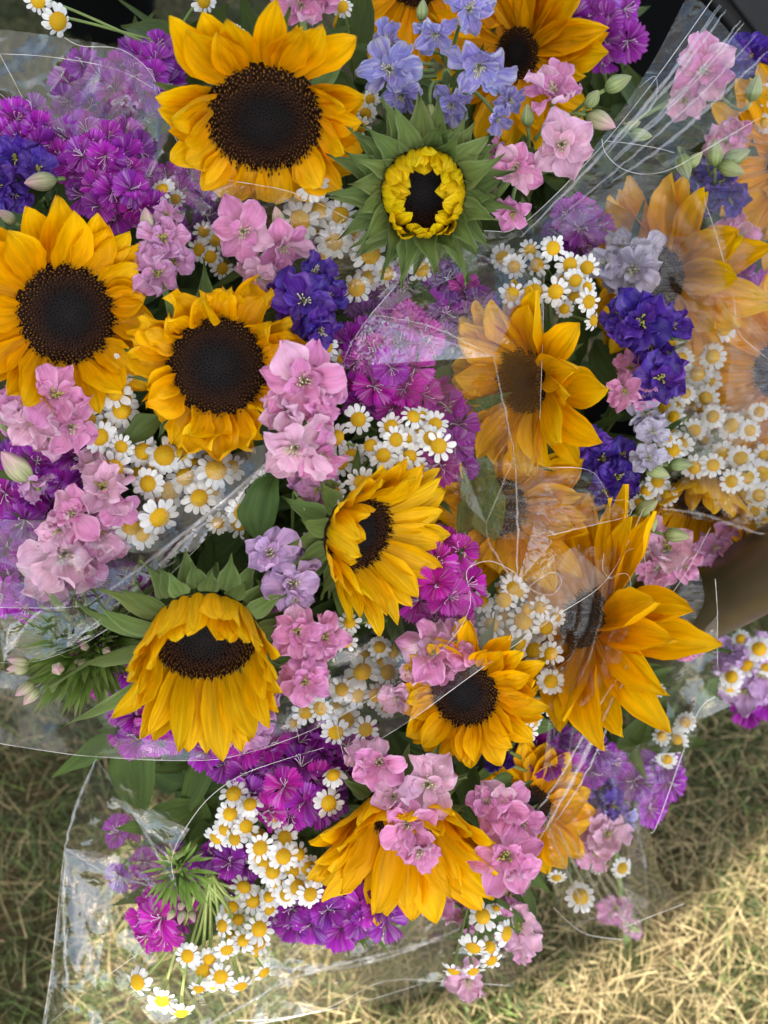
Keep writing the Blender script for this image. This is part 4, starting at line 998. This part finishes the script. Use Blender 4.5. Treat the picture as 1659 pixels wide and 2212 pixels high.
sweetwilliam('dusky purple sweet william behind film at lower right over shaded grass', 1370, 1680, 80, 80, 7, .93, 'right', 325, 'plum', 42, False)
sweetwilliam('distant bright purple sweet william beyond the metal tube', 1645, 1490, 40, 60, 5, .965, 'far', 326, 'magenta', 44, False)
sweetwilliam('purple sweet william florets at the right edge behind the curved film rim', 1600, 590, 70, 70, 7, .88, 'far', 327, mp, 40, False)
sweetwilliam('purple sweet william low in the film triangle at the lower left', 300, 1840, 80, 70, 6, .85, 'low', 328, mp, 36, False)

# spiky green bud head
def budhead(label, cx, cy, r, d, bq, seed, n=150, nw=(0, 0, 1)):
    rn = random.Random(seed)
    ft = foot(bq, rn)
    t = thing('sweet_william_bud_head', label, 'sweet william', ft, 'sweet william heads in the bouquets')
    T = Matrix.Translation(-ft)
    p = P(cx, cy, d)
    spikes(t, T, p, W3(nw), r * S(d), n, rn, .8, 1.0, .13)
    for i in range(5):
        u = W3((rn.uniform(-1, 1), rn.uniform(-1, .4), rn.uniform(.2, 1)))
        ob('bud', LBUD['pinkbud'], t, T @ frame(p + u * r * S(d) * .55, u, 0) @ Matrix.Scale(r * S(d) * .45, 4))
    st = MB(); st.tube(bez(ft, (ft + p) / 2 + Vector((0, -.02, .05)), p - W3(nw) * .03, 8), .0028, 6)
    ob('stem', st.mesh('stem', M['stem']), t, T)
budhead('spiky green sweet william bud head at the left below the film band', 125, 1440, 105, .735, 'mid', 401, 330, (-.4, -.3, .8))
budhead('second spiky green bud head nearer the nodding sunflower bracts', 205, 1400, 70, .745, 'mid', 402, 200, (-.2, -.2, .9))
budhead('bright green spiky buds above the sunlit feverfew stems', 400, 1935, 62, .765, 'low', 403, 80, (.3, -.7, .5))

def broad_leaf(label, base, tipdir, L, Wd, bq, seed, n=(0, 0, 1), e=20, c=-60):
    rn = random.Random(seed)
    ft = foot(bq, rn)
    t = thing('sunflower_leaf', label, 'leaf', ft, 'sunflower leaves between the blooms')
    T = Matrix.Translation(-ft)
    p = P(*base)
    sd = S(base[2])
    me = petal_mesh('broad_leaf', M['leaf'], L * sd, Wd * sd, PR_LEAF, 8, 14, R(e), R(c), 1.2, .5, .04, .09, 2.2, rn, .5, 0., .1, .07)
    ob('blade', me, t, T @ frame(p, W3(n, p), math.radians(tipdir)))
    st = MB(); st.tube(bez(ft, (ft + p) / 2 + Vector((0, -.02, .05)), p, 8), .0024, 6)
    ob('stem', st.mesh('stem', M['stem']), t, T)
broad_leaf('curled dark green leaf rising between feverfew and the right-turned sunflower', (560, 1170, .715), 70, 170, 95, 'mid', 601, (-.5, .1, .8), 30, -70)
broad_leaf('dull green leaf under the violet larkspur and half-veiled golden sunflower', (1130, 975, .80), -15, 150, 70, 'right', 602, (.1, .3, .9), 10, -40)
broad_leaf('green leaf under the lilac larkspur beside the right-turned sunflower', (720, 1265, .735), -40, 150, 80, 'mid', 603, (.1, -.2, 1), 25, -60)
broad_leaf('green leaf poking left from under the curled-petal sunflower', (350, 900, .735), 215, 120, 62, 'left', 604, (-.2, .1, 1), 20, -40)

# ------------------------------------------------------------------ greenery between the stems
def greenery(label, bq, rects, d0, d1, n, seed):
    rn = random.Random(seed)
    m = MB()
    for i in range(n):
        x0, y0, x1, y1 = rn.choice(rects)
        p = P(rn.uniform(x0, x1), rn.uniform(y0, y1), rn.uniform(d0, d1))
        L = rn.uniform(.03, .085)
        vv, ff, uu = petal_geo(L, L * rn.uniform(.16, .5), PR_LEAF, 4, 5, R(rn.uniform(-20, 30)), R(rn.uniform(-60, 10)), 1., .25, .05, .05, 2, rn)
        X = frame(p, W3((rn.uniform(-.8, .8), rn.uniform(-.8, .8), 1)), rn.uniform(0, 6.28))
        m.add([X @ Vector(q) for q in vv], ff, uu)
    o = ob('foliage', m.mesh('foliage', M['leaf']), kind='stuff')
    o['label'] = label; o['category'] = 'foliage'
greenery('dark green leaves filling the gaps of the upper bouquet', 'top', [(230, 100, 1000, 560), (380, 380, 1000, 700)], .80, .88, 300, 501)
greenery('dark green leaves filling the gaps of the left bouquet', 'left', [(0, 330, 480, 1300), (300, 800, 700, 1150)], .79, .87, 420, 502)
greenery('dark green leaves filling the gaps of the middle bouquets', 'mid', [(420, 1050, 1120, 1640), (230, 1350, 700, 1600), (700, 600, 1050, 1100)], .79, .87, 480, 503)
greenery('dark green leaves filling the gaps of the right bouquets', 'right', [(1000, 500, 1659, 1250), (1050, 1150, 1420, 1600), (1100, 60, 1330, 520), (1330, 230, 1659, 520)], .89, .97, 620, 504)
greenery('dark green leaves filling the gaps of the lowest bouquet', 'low', [(460, 1680, 1130, 1960), (420, 1640, 700, 1800)], .82, .88, 260, 505)

# ------------------------------------------------------------------ cellophane
def rimpts(pts, n=10):
    return crom([P(*q) for q in pts], n)
def sleeve(label, loc):
    return thing('cellophane_sleeve', label, 'cellophane', loc, 'clear sleeves around the bouquets')
def rim(t, pts, rad=.00035, name='rim'):
    m = MB()
    if name == 'rim':
        m.tube(rimpts(pts), rad * .55, 5)
        ob(name, m.mesh('film_edge', M['rim']), t, Matrix.Translation(-t.location))
    else:                                   # a rolled pinch of film that catches the light along its ridge
        q = rimpts(pts, 12)
        n = len(q)
        q = [a + UP * noise.noise((i * .7, rad * 9e3, 1.)) * .0009 + RIGHT * noise.noise((i * .6, 7., rad * 8e3)) * .0009 for i, a in enumerate(q)]
        m.tube(q, [max(.0003, rad * 2.2 * math.sin(math.pi * (i + .6) / (n + .2)) ** .6 * (1 + .5 * noise.noise((i * .5, 3., rad * 5e3)))) for i in range(n)], 10, False)
        ob(name, m.mesh('film_fold', M['film_fold']), t, Matrix.Translation(-t.location))
def crumple(rn, ang=None, n=5):
    ws = []
    for k in range(n):
        a = rn.uniform(0, math.pi) if ang is None else ang + rn.uniform(-.35, .35)
        lam = rn.uniform(70, 190) if ang is None else rn.uniform(35, 120)
        ws.append((math.cos(a) / lam, math.sin(a) / lam, rn.uniform(0, 1), rn.uniform(.5, 1.1) * lam * .00002))
    o = rn.uniform(0, 50)
    def f(x, y):
        wx = 70 * noise.noise((x / 170 + o, y / 170, o)); wy = 70 * noise.noise((x / 170, y / 170 + o, o + 7))
        e = 0
        for ax, ay, ph, am in ws:
            v = (ax * (x + wx) + ay * (y + wy) + ph) % 1
            e += am * (4 * abs(v - .5) - 1)
        return e
    return f
def grid_film(t, rows, mat='film', amp=.003, freq=14., seed=0, sub=15, name='film_panel', streak=0., ang=None, cr=1.):
    cf = crumple(random.Random(seed * 13 + 1), ang)
    """rows of (x, y, depth) control points -> one smooth crinkled sheet"""
    A = [crom([Vector(q) for q in r], sub) for r in rows]
    ncol = len(A[0])
    cols = [crom([A[i][j] for i in range(len(A))], sub) for j in range(ncol)]
    nr = len(cols[0])
    v = []; f = []; uv = []
    for i in range(nr):
        for j in range(ncol):
            q = cols[j][i]
            a, b = j / (ncol - 1), i / (nr - 1)
            w = noise.noise((q.x / 1000 * freq + seed, q.y / 1000 * freq, seed * 1.7))
            w2 = abs(noise.noise((q.x / 1000 * freq * 2.3, q.y / 1000 * freq * 2.3, seed * 2.9 + 4)))
            e = amp * (w + .9 * (.25 - w2) * 1.6)
            if streak:
                e += .25 * streak * abs(noise.noise((b * 16 + a * 1.5, a * .6, seed + 9.)))
            e += cr * cf(q.x, q.y)
            v.append(P(q.x, q.y, q.z + e)); uv.append((q.x / 1000, q.y / 1000))
    for i in range(nr - 1):
        for j in range(ncol - 1):
            f.append((i * ncol + j, i * ncol + j + 1, (i + 1) * ncol + j + 1, (i + 1) * ncol + j))
    ob(name, mk('film', v, f, uv, M[mat]), t, Matrix.Translation(-t.location))
def facet_film(t, pts, tris, mat='film_crease', amp=.0012, seed=0, lev=6, name='film_panel'):
    v = []; f = []; uv = []
    for ti, tr in enumerate(tris):
        a, b, c = (Vector(pts[k]) for k in tr)
        idx = {}
        for i in range(lev + 1):
            for j in range(lev + 1 - i):
                k = lev - i - j
                q = (a * i + b * j + c * k) / lev
                edge = min(i, j, k) == 0
                e = 0 if edge else amp * noise.noise((q.x / 45 + seed, q.y / 45, ti))
                idx[(i, j)] = len(v)
                v.append(P(q.x, q.y, q.z + e)); uv.append((q.x / 1000, q.y / 1000))
        for i in range(lev):
            for j in range(lev - i):
                f.append((idx[(i, j)], idx[(i + 1, j)], idx[(i, j + 1)]))
                if j < lev - i - 1:
                    f.append((idx[(i + 1, j)], idx[(i + 1, j + 1)], idx[(i, j + 1)]))
    ob(name, mk('film', v, f, uv, M[mat]), t, Matrix.Translation(-t.location))

# upper bouquet sleeve
t = sleeve('clear sleeve whose wavy rim runs under the uppermost sunflower', P(600, 420, .77))
R1 = [(139, 81, .742), (175, 99, .741), (246, 103, .74), (287, 121, .738), (325, 157, .735), (349, 208, .732), (367, 269, .728), (392, 322, .724), (430, 365, .722), (480, 386, .722), (560, 400, .722), (620, 412, .724), (690, 440, .728), (760, 475, .73), (830, 495, .732), (945, 500, .734)]
rim(t, R1)
grid_film(t, [[(-30, 60, .75), (60, 70, .748), (139, 81, .744), (246, 103, .742), (325, 157, .737), (367, 269, .73), (480, 386, .724), (620, 412, .726), (760, 475, .732), (945, 500, .736)],
              [(-30, 150, .75), (50, 160, .748), (120, 175, .746), (200, 200, .744), (280, 250, .74), (340, 350, .736), (460, 450, .734), (620, 490, .736), (760, 540, .737), (930, 560, .738)],
              [(-30, 200, .755), (30, 225, .752), (90, 270, .75), (170, 310, .748), (250, 350, .748), (330, 430, .748), (450, 520, .746), (610, 590, .744), (740, 620, .74), (860, 610, .738)],
              [(-30, 230, .80), (20, 260, .80), (80, 300, .80), (160, 350, .80), (240, 400, .80), (320, 480, .80), (440, 580, .80), (600, 660, .80), (730, 700, .77), (800, 690, .745)]], 'film', .003, 9, 1)
rim(t, [(-10, 116, .748), (90, 121, .746), (200, 137, .744), (270, 157, .742), (330, 190, .74)])
rim(t, [(-10, 195, .752), (45, 237, .75), (100, 273, .748), (170, 320, .75)])
rim(t, [(-10, 100, .74), (25, 165, .742), (48, 210, .744)], .00028)
grid_film(t, [[(830, 495, .734), (960, 494, .736), (1110, 495, .738), (1190, 430, .745), (1290, 310, .755), (1400, 150, .765), (1490, -20, .775)],
              [(860, 540, .735), (980, 540, .738), (1110, 530, .742), (1230, 460, .75), (1340, 365, .76), (1450, 210, .77), (1550, 40, .78)],
              [(900, 590, .736), (1000, 580, .74), (1110, 560, .746), (1250, 490, .755), (1390, 395, .765), (1540, 290, .775), (1680, 190, .785)]], 'film_streak', .004, 8, 2, streak=.010, ang=.87, cr=1.9)
rim(t, [(830, 495, .732), (960, 493, .734), (1060, 499, .735), (1110, 495, .736), (1180, 440, .742), (1300, 315, .752), (1420, 165, .764), (1545, -10, .775)])
rim(t, [(1300, 300, .748), (1308, 330, .75), (1340, 362, .752), (1390, 376, .755), (1450, 365, .758), (1530, 320, .765), (1640, 255, .775)])
rim(t, [(1308, 304, .75), (1360, 310, .752), (1420, 320, .756), (1456, 330, .757)], .00028)
rim(t, [(1380, 190, .764), (1415, 165, .765), (1418, 210, .764), (1400, 240, .762), (1350, 285, .758)], .00028)
rim(t, [(1659, 110, .79), (1560, 205, .78), (1440, 310, .765), (1320, 395, .755)], .0006, 'fold')
rs = random.Random(77)
for k in range(6):
    a = rs.uniform(0, 1)
    rim(t, [(1110 + 120 * a, 520 - 60 * a, .74), (1290 + 60 * a, 330 + 40 * a, .752), (1430 + 100 * a, 160 + 60 * a, .764), (1540 + 120 * a, 0 + 90 * a, .775)][(k % 2):], rs.uniform(.0003, .0006), 'fold')

# creased sleeve in the middle
t = sleeve('sharply creased clear film with bright vertical folds right of the centre', P(1100, 950, .76))
PT = {'a': (738, 792, .722), 'b': (800, 680, .708), 'c': (1066, 770, .705), 'd': (1112, 985, .702), 'e': (1116, 1262, .715), 'f': (1176, 560, .755), 'g': (1166, 905, .735), 'h': (960, 905, .745), 'i': (1000, 1180, .748), 'j': (942, 512, .735), 'k': (1180, 1040, .735), 'l': (1230, 1130, .745), 'm': (1205, 1242, .74), 'o': (1070, 562, .742), 'p': (1050, 1130, .73), 'q': (895, 985, .752)}
facet_film(t, PT, [('a', 'b', 'c'), ('a', 'c', 'h'), ('b', 'j', 'o'), ('b', 'o', 'c'), ('o', 'f', 'c'), ('c', 'f', 'g'), ('c', 'g', 'd'), ('c', 'd', 'h'), ('h', 'd', 'p'), ('h', 'p', 'q'), ('q', 'p', 'i'), ('p', 'd', 'e'), ('i', 'p', 'e'), ('d', 'g', 'k'), ('d', 'k', 'e'), ('k', 'l', 'e'), ('l', 'm', 'e')], seed=3)
for pp in ([PT['b'], (930, 705, .704), PT['c']], [PT['c'], (1085, 860, .70), PT['d']], [PT['d'], (1118, 1120, .705), PT['e']], [PT['p'], PT['d']], [PT['p'], (1060, 1180, .72), PT['e']], [PT['a'], (760, 740, .714), PT['b']]):
    rim(t, pp, .00034, 'fold')
for pp in ([PT['f'], (1172, 740, .742), PT['g']], [PT['b'], (870, 600, .722), PT['j']], [(940, 510, .734), (950, 530, .735), (925, 570, .732)]):
    rim(t, pp)
grid_film(t, [[(1000, 985, .745), (1100, 995, .735), (1200, 1010, .735), (1270, 1015, .74), (1305, 1045, .75)], [(1010, 1070, .745), (1110, 1075, .725), (1200, 1075, .735), (1280, 1080, .742), (1330, 1085, .75)], [(1030, 1160, .75), (1120, 1165, .725), (1210, 1150, .735), (1290, 1130, .742), (1358, 1110, .75)]], 'film_streak', .004, 14, 5, streak=.012, ang=1.5, cr=1.9)
rim(t, [(1150, 1012, .733), (1240, 1010, .736), (1280, 1020, .74), (1300, 1045, .745), (1318, 1078, .748), (1355, 1082, .75), (1360, 1112, .75), (1290, 1132, .742), (1180, 1158, .735)])
rim(t, [(1020, 1290, .745), (1008, 1250, .742), (1015, 1225, .741), (1060, 1212, .738), (1110, 1235, .735)])

# right sleeve
t = sleeve('hazy film sheet veiling the sunflowers and feverfew along the right edge', P(1480, 850, .80))
grid_film(t, [[(1190, 480, .775), (1330, 400, .79), (1480, 330, .795), (1700, 240, .80)],
              [(1280, 560, .785), (1380, 560, .79), (1520, 560, .79), (1700, 540, .79)],
              [(1440, 700, .80), (1490, 720, .80), (1580, 760, .79), (1700, 800, .785)],
              [(1470, 900, .805), (1510, 910, .80), (1590, 930, .79), (1700, 940, .785)],
              [(1440, 1060, .81), (1500, 1070, .80), (1590, 1090, .79), (1700, 1110, .785)],
              [(1420, 1110, .82), (1490, 1120, .81), (1590, 1135, .80), (1700, 1155, .795)]], 'film_streak', .005, 10, 7, streak=.010)
rim(t, [(1505, 395, .79), (1535, 470, .788), (1562, 560, .787), (1585, 650, .786), (1592, 705, .785), (1610, 735, .784), (1690, 800, .78)])
rim(t, [(1425, 1098, .815), (1520, 1112, .81), (1600, 1140, .80), (1690, 1165, .79)], .0007, 'fold')
grid_film(t, [[(1585, 650, .78), (1640, 700, .778), (1720, 760, .775)], [(1560, 900, .785), (1630, 860, .78), (1720, 850, .775)], [(1480, 1010, .79), (1600, 960, .785), (1720, 930, .78)]], 'film_streak', .003, 9, 8, streak=.009)

# left sleeve
t = sleeve('clear sleeve with crinkled diagonal fold below the pink larkspur at the left', P(280, 1250, .75))
grid_film(t, [[(-30, 1120, .735), (120, 1120, .735), (290, 1070, .73), (450, 1000, .725), (600, 950, .715)],
              [(-30, 1220, .735), (100, 1230, .732), (250, 1180, .728), (430, 1080, .722), (600, 985, .713)],
              [(-30, 1312, .735), (60, 1314, .732), (180, 1312, .728), (340, 1200, .72), (590, 1010, .712)]], 'film', .002, 8, 11)
rim(t, [(-10, 1312, .733), (60, 1313, .732), (130, 1313, .731), (182, 1308, .729)])
rim(t, [(182, 1310, .728), (260, 1258, .722), (400, 1150, .716), (560, 1015, .71), (625, 960, .708)], .0007, 'fold')
PL = {'a': (-10, 1330, .728), 'b': (90, 1318, .726), 'c': (190, 1312, .722), 'd': (300, 1230, .716), 'e': (420, 1130, .712), 'f': (600, 985, .708), 'g': (8, 1428, .728), 'h': (95, 1424, .726), 'i': (190, 1385, .722), 'j': (300, 1305, .718), 'k': (430, 1180, .714), 'l': (560, 1050, .712), 'm': (150, 1345, .714), 'n': (215, 1340, .712), 'o': (20, 1350, .722), 'p': (150, 1395, .716), 'q': (330, 1240, .708), 'r': (235, 1360, .718)}
facet_film(t, PL, [('a', 'o', 'g'), ('a', 'b', 'o'), ('o', 'b', 'g'), ('b', 'h', 'g'), ('b', 'm', 'h'), ('b', 'c', 'm'), ('m', 'c', 'n'), ('m', 'p', 'h'), ('m', 'n', 'p'), ('n', 'r', 'p'), ('p', 'i', 'h'), ('p', 'r', 'i'), ('n', 'c', 'd'), ('n', 'd', 'j'), ('n', 'j', 'r'), ('r', 'j', 'i'), ('d', 'q', 'j'), ('d', 'e', 'q'), ('q', 'e', 'k'), ('q', 'k', 'j'), ('e', 'f', 'k'), ('k', 'f', 'l')], amp=.004, seed=5)
rim(t, [(-10, 1432, .728), (50, 1430, .727), (95, 1424, .726), (190, 1385, .722), (300, 1305, .718), (430, 1180, .714)])
rim(t, [PL['o'], (14, 1390, .722), PL['g']], .0006, 'fold')
rim(t, [PL['m'], (150, 1370, .713), PL['p'], (180, 1365, .71), PL['n']], .0006, 'fold')
rim(t, [PL['n'], (270, 1290, .71), PL['q'], (400, 1165, .709), (470, 1110, .71)], .0009, 'fold')

# big lower sleeve, rounded rim under the nodding sunflower
t = sleeve('clear sleeve with long rounded rim running below the nodding sunflower', P(600, 1560, .77))
BR = [(-20, 1603, .757), (100, 1622, .756), (200, 1634, .755), (400, 1643, .753), (520, 1630, .75), (690, 1570, .748), (850, 1480, .732), (930, 1425, .722), (985, 1370, .715), (1015, 1310, .715), (1012, 1265, .72), (1008, 1235, .725), (1030, 1210, .73)]
rim(t, BR)
grid_film(t, [[(-30, 1440, .775), (200, 1490, .775), (420, 1520, .77), (600, 1470, .765), (720, 1400, .76), (850, 1340, .755), (930, 1290, .75), (980, 1240, .745)],
              [(-30, 1530, .765), (180, 1560, .765), (400, 1580, .762), (590, 1540, .756), (730, 1480, .748), (870, 1400, .738), (950, 1330, .73), (1000, 1240, .735)],
              [(-30, 1603, .757), (200, 1634, .755), (400, 1643, .753), (580, 1615, .75), (760, 1533, .742), (920, 1433, .722), (1000, 1345, .715), (1012, 1262, .72)]], 'film', .002, 7, 13)
PB = {'a': (745, 1642, .738), 'b': (880, 1560, .732), 'c': (1015, 1462, .727), 'd': (1200, 1332, .735), 'e': (1312, 1250, .745), 'f': (725, 1540, .755), 'g': (880, 1440, .75), 'h': (1010, 1330, .748), 'i': (1150, 1240, .75), 'j': (1240, 1180, .755)}
facet_film(t, PB, [('a', 'b', 'f'), ('f', 'b', 'g'), ('b', 'c', 'g'), ('g', 'c', 'h'), ('c', 'd', 'h'), ('h', 'd', 'i'), ('d', 'e', 'i'), ('i', 'e', 'j')], 'film', .002, 7)
rim(t, [(722, 1530, .752), (732, 1590, .745), (744, 1640, .738)], .0005)
rim(t, [(745, 1642, .738), (880, 1560, .732), (1015, 1462, .727), (1200, 1332, .735), (1312, 1250, .745), (1390, 1100, .76)], .0004)

# right lower sleeve, streaked
rs = random.Random(78)
t = sleeve('streaked film over the large sunflower beside the metal tube, with loose curled edges', P(1330, 1550, .83))
grid_film(t, [[(1120, 1220, .745), (1200, 1190, .75), (1300, 1180, .755), (1400, 1180, .76), (1500, 1200, .77)],
              [(1160, 1290, .748), (1240, 1270, .748), (1320, 1270, .75), (1410, 1270, .76), (1520, 1300, .77)],
              [(1190, 1400, .755), (1260, 1390, .75), (1320, 1380, .748), (1390, 1375, .75), (1460, 1380, .765)],
              [(1180, 1600, .765), (1230, 1600, .755), (1280, 1560, .752), (1330, 1500, .752), (1400, 1390, .755)],
              [(1155, 1830, .775), (1165, 1815, .77), (1180, 1790, .77), (1220, 1720, .765), (1300, 1570, .765)]], 'film_streak', .003, 12, 17, streak=.010, ang=.55, cr=1.9)
for k, (dx, rr) in enumerate(((0, .0009), (22, .0004), (-30, .0005))):
    rim(t, [(1165 + dx, 1815 - abs(dx), .752), (1240 + dx, 1680, .742), (1325 + dx * .7, 1510, .74), (1402 + dx * .3, 1388, .745)], rr, 'fold')
rim(t, [(1305, 1195, .752), (1302, 1230, .75), (1320, 1250, .75), (1335, 1235, .75), (1345, 1200, .752), (1370, 1185, .754), (1392, 1205, .755), (1400, 1280, .755), (1420, 1308, .755), (1450, 1295, .757)], .0003)
rim(t, [(1110, 1235, .738), (1150, 1275, .74), (1190, 1285, .742), (1212, 1262, .743), (1205, 1240, .744), (1180, 1240, .744), (1140, 1270, .744)], .0003)
rim(t, [(1312, 1250, .746), (1355, 1240, .747), (1365, 1290, .748), (1368, 1350, .748), (1385, 1370, .748), (1410, 1340, .75), (1480, 1240, .76), (1535, 1140, .77)], .0003)
grid_film(t, [[(1180, 1790, .80), (1280, 1640, .80), (1400, 1600, .83), (1545, 1500, .86)],
              [(1190, 1860, .82), (1300, 1790, .83), (1380, 1740, .85), (1470, 1660, .87)],
              [(1200, 1950, .85), (1300, 1900, .86), (1380, 1850, .87), (1400, 1780, .87)],
              [(1210, 2010, .88), (1310, 2000, .89), (1350, 1990, .89), (1400, 1960, .89)]], 'film_streak', .004, 14, 19, streak=.012, ang=-.45, cr=1.9)
PK = {'a': (1375, 1770, .85), 'b': (1405, 1800, .86), 'c': (1478, 1952, .88), 'd': (1380, 1990, .885), 'e': (1355, 1860, .86), 'f': (1400, 1880, .845), 'g': (1340, 2062, .90), 'h': (1425, 1885, .87)}
facet_film(t, PK, [('a', 'b', 'f'), ('a', 'f', 'e'), ('b', 'h', 'f'), ('f', 'h', 'c'), ('e', 'f', 'd'), ('f', 'c', 'd'), ('e', 'd', 'g')], amp=.004, seed=9)
rim(t, [(1545, 1505, .86), (1510, 1535, .858), (1470, 1640, .862), (1420, 1780, .866), (1405, 1800, .866)], .0005)
rim(t, [PK['c'], PK['d'], (1345, 2005, .885)], .0005)
rim(t, [(1195, 1960, .86), (1260, 2015, .88), (1345, 2030, .90)], .0004)
for k in range(6):
    x0 = 1175 + 28 * k; rim(t, [(x0, 1760 + 22 * k, .80), (x0 + 40, 1860 + 14 * k, .83), (x0 + 95, 1980 + 5 * k, .87)], .0006, 'fold')
rim(t, [(1545, 1250, .80), (1550, 1330, .80), (1552, 1450, .81), (1575, 1500, .82), (1590, 1520, .82)], .0004)
grid_film(t, [[(1440, 1440, .84), (1480, 1400, .83), (1550, 1330, .82)], [(1440, 1540, .86), (1490, 1500, .85), (1552, 1450, .83)], [(1430, 1640, .87), (1490, 1570, .86), (1590, 1520, .84)]], 'film', .003, 10, 21)

# lowest sleeve, lower left
t = sleeve('angular folded clear sleeve with sharp corners at the lower left over grass', P(330, 1950, .84))
PS = {'a': (207, 1640, .80), 'b': (140, 1832, .815), 'c': (92, 2240, .86), 'd': (385, 1925, .77), 'e': (372, 1850, .775), 'f': (295, 1780, .79), 'g': (260, 1850, .82), 'h': (215, 2080, .835), 'i': (150, 2140, .84), 'j': (300, 2105, .83), 'k': (400, 2050, .80), 'l': (240, 1720, .775), 'm': (410, 1790, .775), 'n': (225, 2260, .86), 'o': (470, 2230, .85), 'p': (310, 1930, .80)}
facet_film(t, PS, [('a', 'b', 'l'), ('l', 'b', 'f'), ('a', 'l', 'm'), ('l', 'f', 'e'), ('l', 'e', 'm'), ('f', 'b', 'g'), ('f', 'g', 'd'), ('f', 'd', 'e'), ('b', 'h', 'g'), ('g', 'h', 'p'), ('g', 'p', 'd'), ('b', 'i', 'h'), ('b', 'c', 'i'), ('p', 'h', 'j'), ('p', 'j', 'k'), ('p', 'k', 'd'), ('h', 'i', 'n'), ('h', 'n', 'j'), ('i', 'c', 'n'), ('j', 'n', 'o'), ('j', 'o', 'k')], amp=.009, seed=13, lev=9)
for pp in ([PS['a'], (165, 1740, .81), PS['b']], [PS['b'], (138, 1980, .83), (145, 2130, .84)], [PS['b'], (240, 1890, .80), PS['d']], [PS['a'], (290, 1760, .785), PS['d']]):
    rim(t, pp, .0007, 'fold')
rim(t, [(388, 1945, .768), (372, 1880, .768), (375, 1840, .768), (400, 1790, .768), (450, 1725, .765), (520, 1675, .76), (610, 1642, .755), (700, 1615, .752)], .0004)
rim(t, [(88, 2240, .86), (110, 2100, .85), (138, 1840, .815)], .0004)
rim(t, [(92, 2225, .86), (190, 2140, .84), (300, 2060, .82), (385, 2010, .80)], .0004)
grid_film(t, [[(380, 1930, .785), (500, 2010, .80), (640, 2010, .81), (800, 1985, .82), (960, 1940, .83)],
              [(400, 2080, .83), (520, 2090, .83), (660, 2080, .84), (820, 2050, .85), (980, 2000, .86)],
              [(440, 2240, .86), (540, 2225, .87), (680, 2190, .88), (820, 2170, .89), (960, 2130, .90)]], 'film_crease', .006, 12, 23, cr=1.6)
PW = {'a': (560, 1990, .84), 'b': (700, 2030, .85), 'c': (830, 2010, .85), 'd': (960, 1960, .86), 'e': (1150, 1990, .88), 'f': (1110, 2130, .92), 'g': (960, 2120, .91), 'h': (830, 2120, .90), 'i': (700, 2180, .89), 'j': (540, 2215, .88), 'k': (610, 2100, .87), 'l': (770, 2080, .86), 'm': (890, 2060, .87), 'n': (1040, 2060, .89)}
facet_film(t, PW, [('a', 'b', 'k'), ('a', 'k', 'j'), ('k', 'i', 'j'), ('k', 'b', 'l'), ('k', 'l', 'i'), ('l', 'h', 'i'), ('b', 'c', 'l'), ('c', 'm', 'l'), ('l', 'm', 'h'), ('c', 'd', 'm'), ('m', 'g', 'h'), ('d', 'n', 'm'), ('m', 'n', 'g'), ('d', 'e', 'n'), ('n', 'f', 'g'), ('e', 'f', 'n')], amp=.008, seed=31, lev=9)
rim(t, [(540, 2215, .88), (700, 2180, .89), (830, 2120, .90), (960, 2120, .91), (1110, 2130, .92)], .0006)
rim(t, [(560, 2085, .86), (690, 2095, .865), (830, 2070, .86), (1010, 2000, .87)], .0009, 'fold')
rim(t, [(400, 2240, .86), (530, 2170, .85), (640, 2110, .845), (830, 2060, .85), (960, 2030, .86)], .0007, 'fold')
rim(t, [(510, 2205, .87), (600, 2200, .875), (760, 2170, .88), (960, 2110, .89)], .0004)

# ------------------------------------------------------------------ metal tube, black crate
def tube_leg():
    a = P(1720, 1195, .80); b = P(1395, 1375, .98)
    ax = (a - b).normalized()
    lo = b - ax * ((b.z - .012) / ax.z)
    hi = b + ax * ((1.7 - b.z) / ax.z)
    t = thing('metal_tube', 'dark bronze metal tube entering from the right edge among the flowers', 'metal tube', lo)
    m = MB()
    m.tube([lo + (hi - lo) * k / 12 for k in range(13)], .031, 24)
    ob('shaft', m.mesh('tube_shaft', M['bronze']), t, Matrix.Translation(-lo))
    m = MB(); m.tube([lo + Vector((0, 0, -.008)), lo + Vector((0, 0, .006))], .075, 24)
    ob('foot_plate', m.mesh('tube_foot', M['black']), t, Matrix.Translation(-lo))
tube_leg()
def crate():
    c = ground_at(1810, -120)
    t = thing('black_crate', 'smooth black plastic crate at the upper right corner', 'crate', c)
    import bmesh
    e1 = (ground_at(1659, 130, .30) - ground_at(1560, 0, .30)); e1.z = 0; e1.normalize()
    e2 = Vector((-e1.y, e1.x, 0))
    if e2.x < 0:
        e2 = -e2
    p0 = ground_at(1605, 55, .30); p0.z = 0
    bm = bmesh.new()
    bmesh.ops.create_cube(bm, size=1)
    for v in bm.verts:
        q = p0 + e1 * (v.co.x * 1.0) + e2 * ((v.co.y + .5) * .5)
        v.co = Vector((q.x, q.y, .15 + v.co.z * .3)) - c
    bmesh.ops.bevel(bm, geom=bm.edges[:], offset=.012, segments=3, affect='EDGES')
    bmesh.ops.recalc_face_normals(bm, faces=bm.faces)
    me = bpy.data.meshes.new('crate_body'); bm.to_mesh(me); bm.free(); me.materials.append(M['black'])
    ob('body', me, t)
    m = MB()
    q = [p0 + e1 * s1 * .5 + e2 * k for s1, k in ((-1, 0), (1, 0), (1, .5), (-1, .5), (-1, 0))]
    m.tube([Vector((a.x, a.y, .285)) - c for a in q], .008, 8)
    ob('rim', m.mesh('crate_rim', M['black']), t)
crate()
